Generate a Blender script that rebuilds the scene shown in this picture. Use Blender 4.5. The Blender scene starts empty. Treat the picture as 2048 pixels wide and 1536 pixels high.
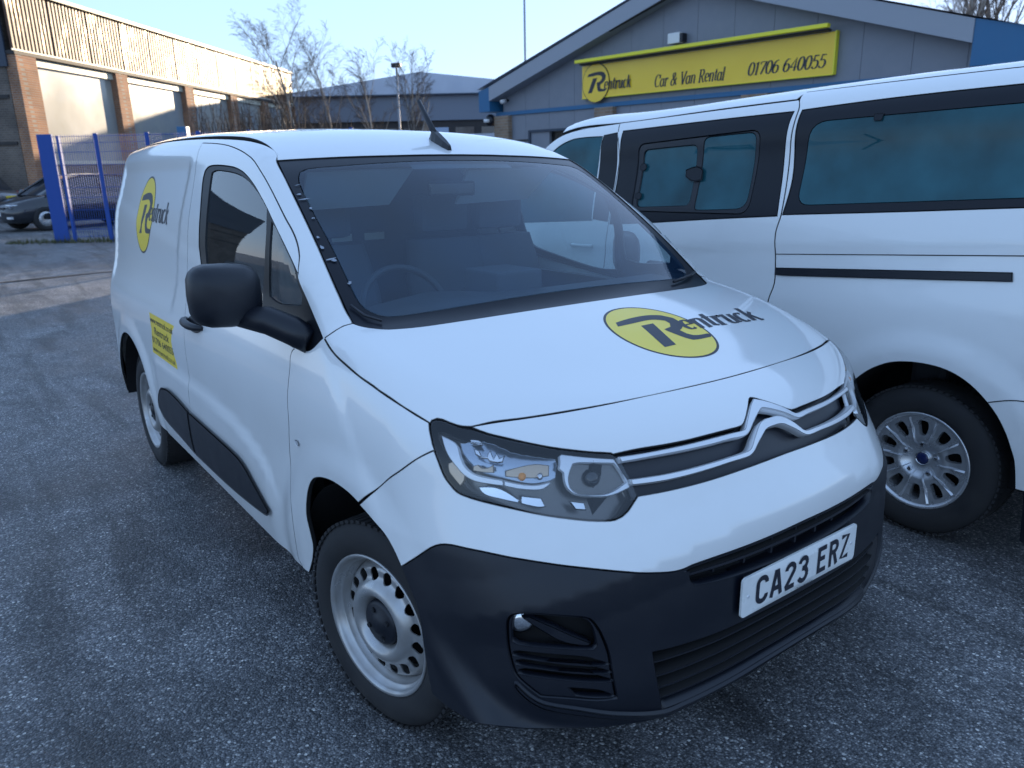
import bpy, bmesh, math, random
import numpy as np
from mathutils import Matrix, Vector
from mathutils.geometry import delaunay_2d_cdt
R_ = math.radians
scn = bpy.context.scene
col = scn.collection
# ------------------------------------------------------------------ camera, sky, sun
CAM = np.array([1.904988, -1.74256, 1.621752])
CR = np.array([[0.598826, 0.800748, -0.014488], [-0.203153, 0.169373, 0.964387], [-0.774684, 0.574557, -0.2641]])   # rows: right, up, forward
# frame of the level ground further off (the yard under the vans leans by about one degree)
WB = np.array([[0.59421, -0.80428, 0.00679], [0.80428, 0.5941, -0.01338], [0.00673, 0.01341, 0.99989]])
cd = bpy.data.cameras.new('camera'); cam = bpy.data.objects.new('camera', cd); col.objects.link(cam)
cam.matrix_world = Matrix(((CR[0][0], CR[1][0], -CR[2][0], CAM[0]), (CR[0][1], CR[1][1], -CR[2][1], CAM[1]),
                           (CR[0][2], CR[1][2], -CR[2][2], CAM[2]), (0, 0, 0, 1)))
cd.sensor_width = 36.0; cd.lens = 36.0 * 1546.76 / 2048.0
cd.clip_start = 0.05; cd.clip_end = 2000
cd.dof.use_dof = True; cd.dof.focus_distance = 2.6; cd.dof.aperture_fstop = 4.5
scn.camera = cam
SUN_AZ = 23     # degrees right of the view's heading
SUN_EL = 8.8
_a = R_(SUN_AZ); _e = R_(SUN_EL)
SUN = WB @ np.array([math.sin(_a) * math.cos(_e), math.cos(_a) * math.cos(_e), math.sin(_e)])   # towards the sun
world = bpy.data.worlds.new('World'); scn.world = world; world.use_nodes = True
nt = world.node_tree; nt.nodes.clear()
sky = nt.nodes.new('ShaderNodeTexSky'); sky.sky_type = 'NISHITA'; sky.sun_disc = False
sky.sun_elevation = math.asin(SUN[2]); sky.sun_rotation = math.atan2(SUN[0], SUN[1])
sky.air_density = 0.95; sky.dust_density = 0.1; sky.ozone_density = 6.0; sky.altitude = 100
bg = nt.nodes.new('ShaderNodeBackground'); bg.inputs[1].default_value = 0.15
wo = nt.nodes.new('ShaderNodeOutputWorld')
gm_ = nt.nodes.new('ShaderNodeGamma'); gm_.inputs[1].default_value = 0.30   # softens the contrast between zenith and horizon, as winter haze does
nt.links.new(sky.outputs[0], gm_.inputs[0]); tn_ = nt.nodes.new('ShaderNodeVectorMath'); tn_.operation = 'MULTIPLY'; tn_.inputs[1].default_value = (0.87, 0.94, 1.15)
nt.links.new(gm_.outputs[0], tn_.inputs[0]); nt.links.new(tn_.outputs[0], bg.inputs[0]); nt.links.new(bg.outputs[0], wo.inputs[0])
sl = bpy.data.lights.new('sun', 'SUN'); sl.energy = 2.0; sl.angle = R_(0.53); sl.color = (1.0, 0.80, 0.56)
so = bpy.data.objects.new('sun', sl); col.objects.link(so)
so.rotation_euler = Vector(tuple(SUN)).to_track_quat('Z', 'Y').to_euler()
scn.view_settings.view_transform = 'Standard'; scn.view_settings.look = 'None'
scn.view_settings.exposure = 2.45; scn.view_settings.gamma = 1.0
scn.view_settings.use_curve_mapping = False
scn.render.engine = 'CYCLES'
random.seed(7); rng = np.random.default_rng(7)
# ------------------------------------------------------------------ measured outlines (metres)
BV=[0.8000,0.8653,0.8545,0.8519,0.8306,0.7653,0.6974,0.5516,0.2537,0.1385,0.2737,0.3220,0.1959,0.3115,0.2066,0.0721,1.2469,1.2092,1.1441,1.0758,1.0456,0.8680,0.9152,0.9169,0.9052,0.8630,0.8246,0.7494,0.7019,1.8164,1.8459,1.8381,1.8024,1.7594,0.0372,0.0350,0.0609,0.0235,0.0299,0.2200,0.1378,0.0813,0.0540,0.1041,0.1985,-0.1177,-0.0490,-3.4906,-0.9313,1.1904,1.7662]
TV=[1.5896,1.9212,1.9986,2.0189,2.0544,0.9353,0.8745,0.8444]
O={'seam_top':[(-1.753,-0.700,1.765),(-1.564,-0.702,1.756),(-1.395,-0.707,1.743),(-1.240,-0.716,1.723),(-1.116,-0.726,1.701),(-1.017,-0.736,1.677),(-0.894,-0.752,1.629),(-0.798,-0.763,1.583),(-0.703,-0.776,1.533),(-0.618,-0.786,1.485),(-0.554,-0.791,1.448),(-0.500,-0.800,1.411),(-0.459,-0.813,1.375),(-0.444,-0.824,1.353)],
'tri_edge':[(-0.423,-0.836,1.315),(-0.352,-0.843,1.261),(-0.273,-0.850,1.203),(-0.207,-0.859,1.160)],
'tri_bot':[(-0.207,-0.859,1.160),(-0.228,-0.868,1.142),(-0.258,-0.876,1.120),(-0.288,-0.880,1.108),(-0.325,-0.881,1.105),(-0.386,-0.881,1.103)],
'belt':[(-0.386,-0.881,1.103),(-0.454,-0.880,1.108),(-0.522,-0.877,1.115),(-0.716,-0.874,1.128),(-1.121,-0.864,1.168),(-1.322,-0.859,1.193),(-1.410,-0.854,1.222),(-1.457,-0.848,1.265)],
'win_rear_top':[(-1.506,-0.835,1.336),(-1.511,-0.829,1.376),(-1.539,-0.806,1.474),(-1.575,-0.781,1.552),(-1.599,-0.761,1.612),(-1.593,-0.751,1.646),(-1.548,-0.746,1.663),(-1.456,-0.744,1.667),(-1.338,-0.745,1.664),(-1.212,-0.748,1.656),(-1.112,-0.752,1.641),(-1.034,-0.758,1.621),(-0.953,-0.767,1.594),(-0.885,-0.776,1.567),(-0.776,-0.791,1.520),(-0.673,-0.807,1.469),(-0.563,-0.821,1.410),(-0.470,-0.830,1.352),(-0.426,-0.835,1.320)],
'glass_main':[(-1.496,-0.760,1.615),(-1.497,-0.753,1.637),(-1.443,-0.751,1.646),(-1.338,-0.751,1.643),(-1.211,-0.754,1.635),(-1.112,-0.758,1.623),(-1.036,-0.763,1.607),(-0.957,-0.770,1.584),(-0.878,-0.779,1.557),(-0.777,-0.793,1.514),(-0.754,-0.808,1.466),(-0.737,-0.821,1.418),(-0.733,-0.837,1.321),(-0.741,-0.848,1.234),(-0.717,-0.862,1.178),(-0.890,-0.863,1.170),(-1.194,-0.856,1.214),(-1.363,-0.851,1.247),(-1.389,-0.846,1.273),(-1.422,-0.834,1.341),(-1.433,-0.820,1.419),(-1.456,-0.799,1.496),(-1.485,-0.774,1.573)],
'glass_q':[(-0.705,-0.807,1.471),(-0.656,-0.812,1.453),(-0.557,-0.825,1.398),(-0.473,-0.833,1.343),(-0.437,-0.840,1.300),(-0.395,-0.844,1.262),(-0.400,-0.848,1.234),(-0.504,-0.849,1.222),(-0.589,-0.850,1.218),(-0.672,-0.848,1.231),(-0.681,-0.841,1.285),(-0.681,-0.837,1.325),(-0.692,-0.820,1.421)],
'seam_fd':[(-0.386,-0.881,1.103),(-0.407,-0.885,1.090),(-0.411,-0.890,1.074),(-0.398,-0.899,1.043),(-0.392,-0.910,0.999),(-0.392,-0.919,0.943),(-0.388,-0.923,0.872),(-0.408,-0.922,0.765),(-0.410,-0.922,0.660),(-0.404,-0.923,0.569),(-0.413,-0.917,0.462),(-0.432,-0.905,0.372),(-0.418,-0.902,0.349)],
'seam_hoodside':[(-0.207,-0.859,1.160),(-0.164,-0.863,1.140),(-0.114,-0.866,1.124),(-0.033,-0.869,1.108),(0.045,-0.870,1.094),(0.113,-0.867,1.083),(0.146,-0.866,1.077),(0.236,-0.857,1.060),(0.292,-0.846,1.046),(0.338,-0.834,1.034)],
'seam_bf':[(0.386,-0.853,0.980),(0.349,-0.879,0.954),(0.298,-0.900,0.912),(0.255,-0.909,0.881),(0.146,-0.921,0.792),(0.116,-0.922,0.769)],
'arch_f':[(0.327,-0.919,0.674),(0.292,-0.919,0.707),(0.250,-0.920,0.734),(0.184,-0.922,0.754),(0.116,-0.922,0.769),(0.057,-0.922,0.778),(-0.025,-0.922,0.779),(-0.087,-0.922,0.772),(-0.149,-0.922,0.757),(-0.201,-0.922,0.733),(-0.245,-0.922,0.683),(-0.277,-0.923,0.592),(-0.279,-0.922,0.528),(-0.287,-0.917,0.466),(-0.366,-0.901,0.343)],
'sill':[(-0.369,-0.900,0.341),(-0.550,-0.900,0.337),(-0.747,-0.900,0.339),(-0.963,-0.901,0.347),(-1.205,-0.903,0.357),(-1.485,-0.903,0.360),(-1.813,-0.903,0.356),(-2.235,-0.902,0.352)],
'arch_r':[(-2.235,-0.902,0.352),(-2.307,-0.904,0.361),(-2.358,-0.913,0.429),(-2.404,-0.921,0.520),(-2.492,-0.923,0.591),(-2.567,-0.922,0.666),(-2.605,-0.922,0.727),(-2.704,-0.922,0.767),(-2.834,-0.921,0.775),(-2.969,-0.918,0.757)],
'cowl_c':[(-0.207,-0.859,1.160),(-0.194,-0.847,1.172),(-0.186,-0.829,1.184),(-0.184,-0.804,1.194),(-0.180,-0.777,1.198)],
'ws_side':[(-0.899,-0.693,1.672),(-0.807,-0.708,1.626),(-0.698,-0.721,1.561),(-0.578,-0.735,1.485),(-0.468,-0.748,1.411),(-0.380,-0.759,1.348),(-0.279,-0.769,1.272),(-0.274,-0.769,1.268),(-0.216,-0.774,1.223),(-0.180,-0.776,1.199)],
'ws_bot':[(-0.180,-0.776,1.199),(-0.160,-0.762,1.193),(-0.131,-0.746,1.187),(-0.139,-0.754,1.188),(-0.092,-0.707,1.185),(-0.055,-0.610,1.185),(-0.031,-0.389,1.191),(-0.026,-0.128,1.196),(-0.034,0.138,1.197),(-0.069,0.444,1.196),(-0.139,0.789,1.184)],
'ws_top':[(-0.908,-0.687,1.677),(-0.848,-0.489,1.683),(-0.806,-0.238,1.688),(-0.802,0.060,1.693),(-0.860,0.445,1.693),(-0.916,0.643,1.688)],
'ws_in':[(-0.823,-0.653,1.645),(-0.793,-0.517,1.653),(-0.756,-0.230,1.665),(-0.737,-0.231,1.655),(-0.734,0.185,1.656),(-0.780,0.236,1.676),(-0.844,0.582,1.667),(-0.628,0.623,1.540),(-0.336,0.598,1.352),(-0.124,0.504,1.212),(-0.100,0.136,1.229),(-0.104,-0.157,1.231),(-0.121,-0.409,1.221),(-0.141,-0.558,1.214),(-0.164,-0.667,1.210),(-0.199,-0.714,1.224),(-0.235,-0.731,1.248),(-0.305,-0.730,1.301),(-0.445,-0.709,1.404),(-0.592,-0.698,1.502),(-0.750,-0.679,1.601)],
'hood_front':[(0.420,-0.766,1.030),(0.430,-0.745,1.033),(0.460,-0.679,1.037),(0.485,-0.611,1.039),(0.514,-0.501,1.043),(0.529,-0.427,1.045),(0.510,-0.513,1.043),(0.534,-0.348,1.050),(0.564,-0.064,1.050),(0.557,0.325,1.043),(0.515,0.537,1.038),(0.414,0.790,1.022)],
'headlight':[(0.341,-0.834,1.033),(0.339,-0.827,1.039),(0.345,-0.816,1.042),(0.357,-0.808,1.042),(0.375,-0.800,1.038),(0.394,-0.790,1.033),(0.406,-0.781,1.030),(0.423,-0.768,1.028),(0.457,-0.744,1.019),(0.497,-0.707,1.008),(0.534,-0.668,0.997),(0.567,-0.626,0.986),(0.597,-0.581,0.977),(0.619,-0.543,0.970),(0.637,-0.508,0.965),(0.644,-0.500,0.960),(0.659,-0.492,0.943),(0.676,-0.485,0.915),(0.690,-0.483,0.892),(0.704,-0.481,0.869),(0.706,-0.498,0.856),(0.708,-0.518,0.841),(0.707,-0.535,0.832),(0.702,-0.553,0.827),(0.692,-0.575,0.827),(0.672,-0.611,0.831),(0.643,-0.655,0.839),(0.611,-0.697,0.848),(0.577,-0.737,0.859),(0.542,-0.776,0.870),(0.501,-0.811,0.880),(0.478,-0.827,0.886),(0.460,-0.838,0.893),(0.443,-0.845,0.907),(0.425,-0.850,0.925),(0.408,-0.853,0.952),(0.389,-0.853,0.978),(0.367,-0.847,1.005),(0.352,-0.842,1.020)],
'grille_top':[(0.635,-0.510,0.967),(0.657,-0.446,0.967),(0.676,-0.377,0.967),(0.692,-0.302,0.968),(0.705,-0.220,0.970),(0.711,-0.152,0.971),(0.715,-0.112,0.972),(0.710,-0.096,0.977),(0.691,-0.062,0.993),(0.667,-0.023,1.009),(0.656,-0.001,1.015),(0.653,0.015,1.017)],
'grille_bot':[(0.705,-0.482,0.868),(0.724,-0.423,0.869),(0.741,-0.352,0.872),(0.756,-0.274,0.875),(0.767,-0.189,0.878),(0.771,-0.117,0.882),(0.773,-0.039,0.885)],
'chr1t':[(0.651,-0.493,0.954),(0.674,-0.419,0.956),(0.699,-0.310,0.958),(0.712,-0.228,0.960),(0.720,-0.162,0.962),(0.724,-0.118,0.961),(0.722,-0.107,0.964),(0.710,-0.085,0.978),(0.681,-0.036,1.000),(0.667,-0.006,1.009),(0.665,0.010,1.010)],
'chr1b':[(0.658,-0.491,0.943),(0.679,-0.424,0.946),(0.706,-0.316,0.948),(0.720,-0.236,0.949),(0.727,-0.171,0.950),(0.733,-0.120,0.949),(0.730,-0.101,0.955),(0.718,-0.071,0.970),(0.707,-0.040,0.982),(0.698,-0.013,0.989),(0.694,0.003,0.992)],
'chr2t':[(0.683,-0.481,0.905),(0.707,-0.407,0.905),(0.725,-0.335,0.907),(0.739,-0.257,0.910),(0.747,-0.192,0.913),(0.752,-0.131,0.915),(0.750,-0.116,0.921),(0.740,-0.092,0.941),(0.726,-0.059,0.962),(0.719,-0.037,0.970),(0.721,-0.022,0.969)],
'chr2b':[(0.690,-0.481,0.893),(0.713,-0.413,0.892),(0.731,-0.341,0.894),(0.745,-0.262,0.898),(0.752,-0.198,0.901),(0.758,-0.133,0.903),(0.756,-0.110,0.911),(0.749,-0.087,0.925),(0.743,-0.063,0.939),(0.737,-0.040,0.949),(0.737,-0.023,0.950)],
'black_top':[(0.327,-0.919,0.674),(0.389,-0.910,0.721),(0.429,-0.896,0.755),(0.452,-0.884,0.768),(0.478,-0.870,0.773),(0.512,-0.851,0.772),(0.552,-0.823,0.769),(0.611,-0.768,0.758),(0.662,-0.708,0.746),(0.707,-0.643,0.735),(0.748,-0.572,0.722),(0.783,-0.493,0.707),(0.797,-0.450,0.701),(0.804,-0.422,0.702),(0.808,-0.402,0.706),(0.822,-0.330,0.711),(0.835,-0.242,0.710),(0.844,-0.135,0.713),(0.847,-0.018,0.715)],
'slot_bot':[(0.812,-0.403,0.686),(0.814,-0.406,0.672),(0.819,-0.396,0.653),(0.824,-0.369,0.649),(0.835,-0.297,0.644),(0.844,-0.219,0.639),(0.849,-0.133,0.637),(0.852,-0.038,0.634)],
'lg_top':[(0.798,-0.511,0.503),(0.807,-0.478,0.501),(0.820,-0.424,0.500),(0.837,-0.325,0.498),(0.847,-0.227,0.501),(0.851,-0.138,0.504),(0.854,-0.029,0.501)],
'lg_bot':[(0.799,-0.463,0.323),(0.836,-0.341,0.346),(0.855,-0.233,0.361),(0.864,-0.140,0.376),(0.867,-0.031,0.375)],
'lip_bot':[(0.785,-0.446,0.279),(0.831,-0.333,0.324),(0.862,-0.135,0.355),(0.867,-0.022,0.361)],
'fog_frame':[(0.620,-0.814,0.602),(0.620,-0.810,0.626),(0.624,-0.804,0.635),(0.636,-0.790,0.641),(0.664,-0.755,0.640),(0.717,-0.681,0.627),(0.731,-0.658,0.619),(0.743,-0.641,0.592),(0.751,-0.629,0.561),(0.758,-0.618,0.520),(0.763,-0.612,0.470),(0.768,-0.599,0.396),(0.750,-0.637,0.397),(0.713,-0.706,0.413),(0.677,-0.760,0.422),(0.660,-0.782,0.447),(0.643,-0.801,0.472),(0.634,-0.808,0.494),(0.625,-0.815,0.545)],
'fog_open':[(0.633,-0.806,0.566),(0.629,-0.804,0.610),(0.631,-0.797,0.633),(0.644,-0.782,0.637),(0.679,-0.738,0.632),(0.717,-0.682,0.621),(0.727,-0.666,0.613),(0.736,-0.655,0.594),(0.743,-0.646,0.545),(0.740,-0.652,0.538),(0.722,-0.685,0.542),(0.685,-0.743,0.551),(0.642,-0.796,0.559)],
'fslot1':[(0.634,-0.807,0.529),(0.635,-0.805,0.537),(0.643,-0.797,0.539),(0.685,-0.743,0.531),(0.730,-0.673,0.518),(0.743,-0.648,0.507),(0.758,-0.620,0.493),(0.751,-0.634,0.492),(0.723,-0.686,0.501),(0.686,-0.744,0.514),(0.651,-0.789,0.524)],
'fslot4':[(0.717,-0.701,0.438),(0.748,-0.645,0.425),(0.758,-0.622,0.413),(0.767,-0.602,0.400),(0.747,-0.644,0.405),(0.724,-0.688,0.417)],
'lip_top':[(0.635,-0.808,0.466),(0.643,-0.801,0.464),(0.664,-0.777,0.431),(0.682,-0.753,0.411),(0.723,-0.684,0.388),(0.762,-0.592,0.354),(0.789,-0.482,0.314),(0.799,-0.461,0.322)],
'lip_bot2':[(0.636,-0.808,0.450),(0.652,-0.791,0.422),(0.666,-0.773,0.403),(0.680,-0.751,0.388),(0.720,-0.681,0.363),(0.757,-0.586,0.330),(0.779,-0.470,0.285),(0.787,-0.442,0.283)],
'chin':[(0.451,-0.897,0.341),(0.575,-0.896,0.376),(0.616,-0.867,0.369),(0.673,-0.764,0.334),(0.723,-0.652,0.305),(0.765,-0.525,0.280)],
'mould':[(-2.166,-0.922,0.541),(-2.109,-0.923,0.596),(-2.045,-0.923,0.629),(-1.886,-0.923,0.645),(-1.555,-0.923,0.620),(-1.207,-0.923,0.614),(-0.934,-0.923,0.606),(-0.847,-0.923,0.591),(-0.752,-0.922,0.549),(-0.665,-0.921,0.507),(-0.620,-0.919,0.484),(-0.646,-0.917,0.456),(-0.719,-0.915,0.443),(-0.904,-0.913,0.427),(-1.156,-0.912,0.415),(-1.499,-0.911,0.410),(-1.807,-0.914,0.431),(-2.085,-0.916,0.453),(-2.185,-0.920,0.499)],
'crease':[(-1.800,-0.922,0.751),(-1.323,-0.922,0.750),(-0.922,-0.922,0.721),(-0.715,-0.922,0.676),(-0.607,-0.923,0.626),(-0.563,-0.923,0.573)],
'handle':[(-1.591,-0.902,1.032),(-1.522,-0.898,1.048),(-1.400,-0.898,1.046),(-1.303,-0.904,1.027),(-1.310,-0.907,1.012),(-1.407,-0.909,1.004),(-1.532,-0.908,1.011)],
'stick':[(-2.247,-0.916,0.971),(-1.779,-0.917,0.963),(-1.756,-0.922,0.780),(-2.228,-0.922,0.781)],
'logo':[(-2.524,-0.815,1.439),(-2.636,-0.756,1.630),(-2.490,-0.851,1.247),(-2.714,-0.814,1.446),(-2.368,-0.805,1.475),(-2.059,-0.824,1.403),(-2.433,-0.828,1.396)],
'hlogo':[(0.267,0.069,1.125),(0.123,-0.075,1.164),(0.067,0.116,1.177),(0.389,0.238,1.089),(0.435,0.030,1.079),(0.271,0.594,1.109),(0.277,0.174,1.122),(0.163,0.210,1.152)],
'stem':[(0.204,0.034,1.143),(0.202,0.091,1.143),(0.343,0.045,1.103),(0.345,-0.007,1.103)],
'flag':[(0.159,-0.034,1.155),(0.146,0.049,1.158),(0.145,0.125,1.158),(0.159,0.174,1.154),(0.189,0.201,1.146),(0.226,0.199,1.135),(0.252,0.177,1.129),(0.269,0.145,1.124),(0.294,0.148,1.117),(0.310,0.162,1.112),(0.315,0.182,1.110),(0.315,0.224,1.110),(0.323,0.235,1.107),(0.338,0.215,1.104),(0.338,0.193,1.104),(0.339,0.160,1.104),(0.336,0.132,1.105),(0.316,0.116,1.111),(0.283,0.103,1.120),(0.257,0.094,1.128),(0.248,0.095,1.131),(0.240,0.132,1.132),(0.219,0.152,1.138),(0.198,0.152,1.144),(0.182,0.124,1.148),(0.177,0.092,1.150),(0.182,0.013,1.149),(0.185,-0.049,1.148)],
'doorrear':[(-1.753,-0.700,1.765),(-1.727,-0.749,1.651),(-1.666,-0.809,1.463),(-1.656,-0.839,1.316),(-1.621,-0.880,1.106),(-1.539,-0.919,0.947),(-1.570,-0.922,0.764),(-1.580,-0.923,0.591),(-1.641,-0.908,0.390)],
'repeater':[(-0.324,-0.923,0.819)],
'bmpcrease':[(0.616,-0.722,0.813),(0.712,-0.590,0.781),(0.787,-0.443,0.743),(0.824,-0.201,0.768),(0.830,0.003,0.782),(0.776,0.448,0.765)],
'fuel':[(-0.901,0.004,1.733),(0.652,-0.753,0.691)],
'drl':[(0.377,-0.829,1.017),(0.411,-0.814,1.007),(0.426,-0.812,0.999),(0.443,-0.817,0.977),(0.460,-0.817,0.953),(0.481,-0.805,0.937),(0.508,-0.782,0.930),(0.532,-0.755,0.925),(0.538,-0.756,0.911),(0.511,-0.785,0.915),(0.485,-0.809,0.920),(0.464,-0.823,0.931),(0.441,-0.832,0.951),(0.417,-0.838,0.974)],
'drl2':[(0.533,-0.754,0.924),(0.574,-0.700,0.912),(0.595,-0.661,0.917),(0.597,-0.660,0.913),(0.592,-0.678,0.902),(0.583,-0.695,0.900),(0.562,-0.725,0.903),(0.537,-0.756,0.911)],
'ring_o':[(0.582,-0.624,0.972),(0.582,-0.616,0.976),(0.616,-0.562,0.965),(0.647,-0.503,0.955),(0.654,-0.500,0.945),(0.670,-0.494,0.921),(0.682,-0.487,0.903),(0.690,-0.488,0.889),(0.678,-0.537,0.877),(0.664,-0.568,0.877),(0.636,-0.615,0.885),(0.621,-0.630,0.899),(0.612,-0.632,0.915),(0.604,-0.628,0.934),(0.595,-0.636,0.944),(0.590,-0.628,0.958)],
'ring_i':[(0.608,-0.600,0.952),(0.614,-0.585,0.953),(0.652,-0.508,0.944),(0.668,-0.499,0.921),(0.680,-0.495,0.901),(0.672,-0.540,0.884),(0.657,-0.576,0.883),(0.636,-0.611,0.889),(0.624,-0.622,0.902),(0.614,-0.619,0.923)],
'low1':[(0.494,-0.806,0.907),(0.529,-0.769,0.907),(0.568,-0.733,0.881),(0.569,-0.737,0.874),(0.541,-0.769,0.882),(0.510,-0.798,0.891)],
'low2':[(0.567,-0.728,0.890),(0.596,-0.688,0.884),(0.609,-0.685,0.865),(0.599,-0.701,0.864),(0.572,-0.733,0.873)],
'low3':[(0.633,-0.633,0.875),(0.653,-0.601,0.869),(0.662,-0.602,0.853),(0.648,-0.625,0.856)],
'bowl':[(0.423,-0.805,1.007),(0.461,-0.747,1.016),(0.520,-0.691,0.998),(0.547,-0.661,0.989),(0.578,-0.623,0.976),(0.589,-0.627,0.960),(0.601,-0.642,0.925),(0.594,-0.661,0.918),(0.573,-0.700,0.914),(0.532,-0.755,0.926),(0.507,-0.782,0.931),(0.483,-0.803,0.939),(0.462,-0.815,0.954),(0.446,-0.816,0.975)],
'bulb':[(0.557,-0.714,0.932),(0.579,-0.676,0.932)],
'topbar':[(0.530,-0.746,0.945),(0.559,-0.685,0.960),(0.582,-0.649,0.955),(0.591,-0.658,0.929),(0.570,-0.697,0.926),(0.534,-0.749,0.931)],
'lhl':[(0.613,0.586,0.954),(0.564,0.729,0.919),(0.573,0.741,0.873),(0.638,0.643,0.858),(0.699,0.537,0.843),(0.706,0.463,0.876),(0.652,0.541,0.919)],
'teeth':[(0.456,-0.787,0.997),(0.469,-0.779,0.992),(0.481,-0.780,0.979),(0.489,-0.771,0.978),(0.486,-0.766,0.986),(0.485,-0.756,0.994),(0.501,-0.759,0.976),(0.497,-0.746,0.990),(0.510,-0.747,0.976),(0.513,-0.733,0.983),(0.519,-0.744,0.967),(0.512,-0.755,0.965),(0.497,-0.771,0.969),(0.490,-0.772,0.976),(0.482,-0.781,0.976),(0.466,-0.791,0.984)],
'teeth2':[(0.433,-0.783,1.015),(0.450,-0.766,1.014),(0.462,-0.761,1.008),(0.462,-0.766,1.006),(0.441,-0.786,1.008)],
'cup':[(0.474,-0.805,0.955),(0.481,-0.795,0.959),(0.492,-0.789,0.951),(0.501,-0.777,0.953),(0.507,-0.765,0.961),(0.515,-0.769,0.940),(0.498,-0.788,0.940),(0.476,-0.808,0.943)],
'low4':[(0.419,-0.845,0.954),(0.428,-0.837,0.961),(0.448,-0.828,0.950),(0.463,-0.822,0.936),(0.464,-0.827,0.917),(0.458,-0.836,0.904),(0.440,-0.843,0.920),(0.426,-0.848,0.934)]}
Q={'blk_door_top':[(-1.636,1.759,1.856),(-0.970,1.760,1.875),(-0.450,1.764,1.893)],
'blk_bot':[(-1.281,1.650,1.328),(-0.443,1.663,1.394),(-0.417,1.664,1.399),(0.143,1.672,1.431),(0.634,1.680,1.461)],
'blk_top':[(-0.432,1.762,1.892),(0.033,1.773,1.914),(0.530,1.779,1.925)],
'fwin':[(-2.252,1.735,1.767),(-2.175,1.740,1.801),(-2.065,1.745,1.826),(-1.808,1.746,1.829)],
'fwin_b':[(-1.808,1.746,1.829),(-1.813,1.710,1.586)],
'door_top':[(-1.714,1.801,1.904),(-1.018,1.814,1.929),(-0.482,1.817,1.945)],
'door_f':[(-1.714,1.801,1.904),(-1.643,1.727,1.735),(-1.643,1.697,1.530)],
'door_r':[(-0.505,1.889,1.985),(-0.482,1.817,1.945),(-0.447,1.765,1.895),(-0.451,1.726,1.733),(-0.432,1.666,1.404),(-0.444,1.647,1.314),(-0.430,1.631,1.202),(-0.414,1.617,1.066),(-0.432,1.610,0.977)],
'g1':[(-1.435,1.726,1.709),(-1.409,1.727,1.734),(-1.079,1.727,1.749),(-1.042,1.726,1.742),(-1.035,1.726,1.717),(-1.033,1.676,1.447),(-1.063,1.673,1.434),(-1.395,1.668,1.416),(-1.434,1.672,1.432)],
'g2':[(-0.995,1.727,1.752),(-0.971,1.729,1.787),(-0.702,1.729,1.799),(-0.659,1.727,1.774),(-0.649,1.718,1.627),(-0.654,1.681,1.466),(-0.688,1.672,1.433),(-0.966,1.667,1.409),(-0.991,1.670,1.423)],
'g0':[(-1.487,1.727,1.730),(-1.451,1.730,1.775),(-1.067,1.730,1.785),(-1.004,1.731,1.795),(-0.690,1.731,1.810),(-0.636,1.727,1.779),(-0.630,1.718,1.626),(-0.631,1.679,1.461),(-0.669,1.668,1.414),(-0.968,1.662,1.387),(-1.409,1.664,1.397),(-1.458,1.670,1.425)],
'latch':[(-1.095,1.717,1.620),(-1.017,1.719,1.638),(-0.973,1.716,1.619),(-0.968,1.705,1.564),(-1.039,1.704,1.558),(-1.090,1.709,1.583)],
'gr':[(-0.369,1.699,1.536),(-0.352,1.726,1.761),(-0.329,1.730,1.811),(-0.280,1.735,1.836),(0.062,1.734,1.838),(0.557,1.736,1.850)],
'grb':[(0.621,1.693,1.515),(-0.296,1.677,1.449),(-0.341,1.684,1.477)],
'rail':[(-0.418,1.625,1.146),(0.646,1.633,1.218),(0.653,1.628,1.181),(-0.348,1.621,1.111),(-0.417,1.621,1.110)],
'crease':[(-0.431,1.632,1.211),(0.674,1.642,1.283)],
'arch':[(0.058,1.601,0.632),(0.089,1.600,0.677),(0.153,1.600,0.735),(0.230,1.601,0.777),(0.299,1.601,0.794),(0.375,1.601,0.800),(0.449,1.601,0.795),(0.510,1.601,0.779),(0.572,1.601,0.748),(0.635,1.600,0.699),(0.687,1.601,0.643),(0.728,1.602,0.579),(0.758,1.604,0.512),(0.773,1.606,0.472)],
'flap':[(0.763,1.606,0.488),(0.809,1.608,0.439)],
'seam2':[(0.650,1.600,0.691),(0.770,1.600,0.724)],
'roofj':[(-0.505,1.889,1.985),(-0.462,1.810,1.940)],
'drip':[(-1.714,1.801,1.904),(-2.263,1.744,1.797)],
'lamp':[(-1.841,1.627,1.165),(-2.411,1.635,1.232)]}
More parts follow.
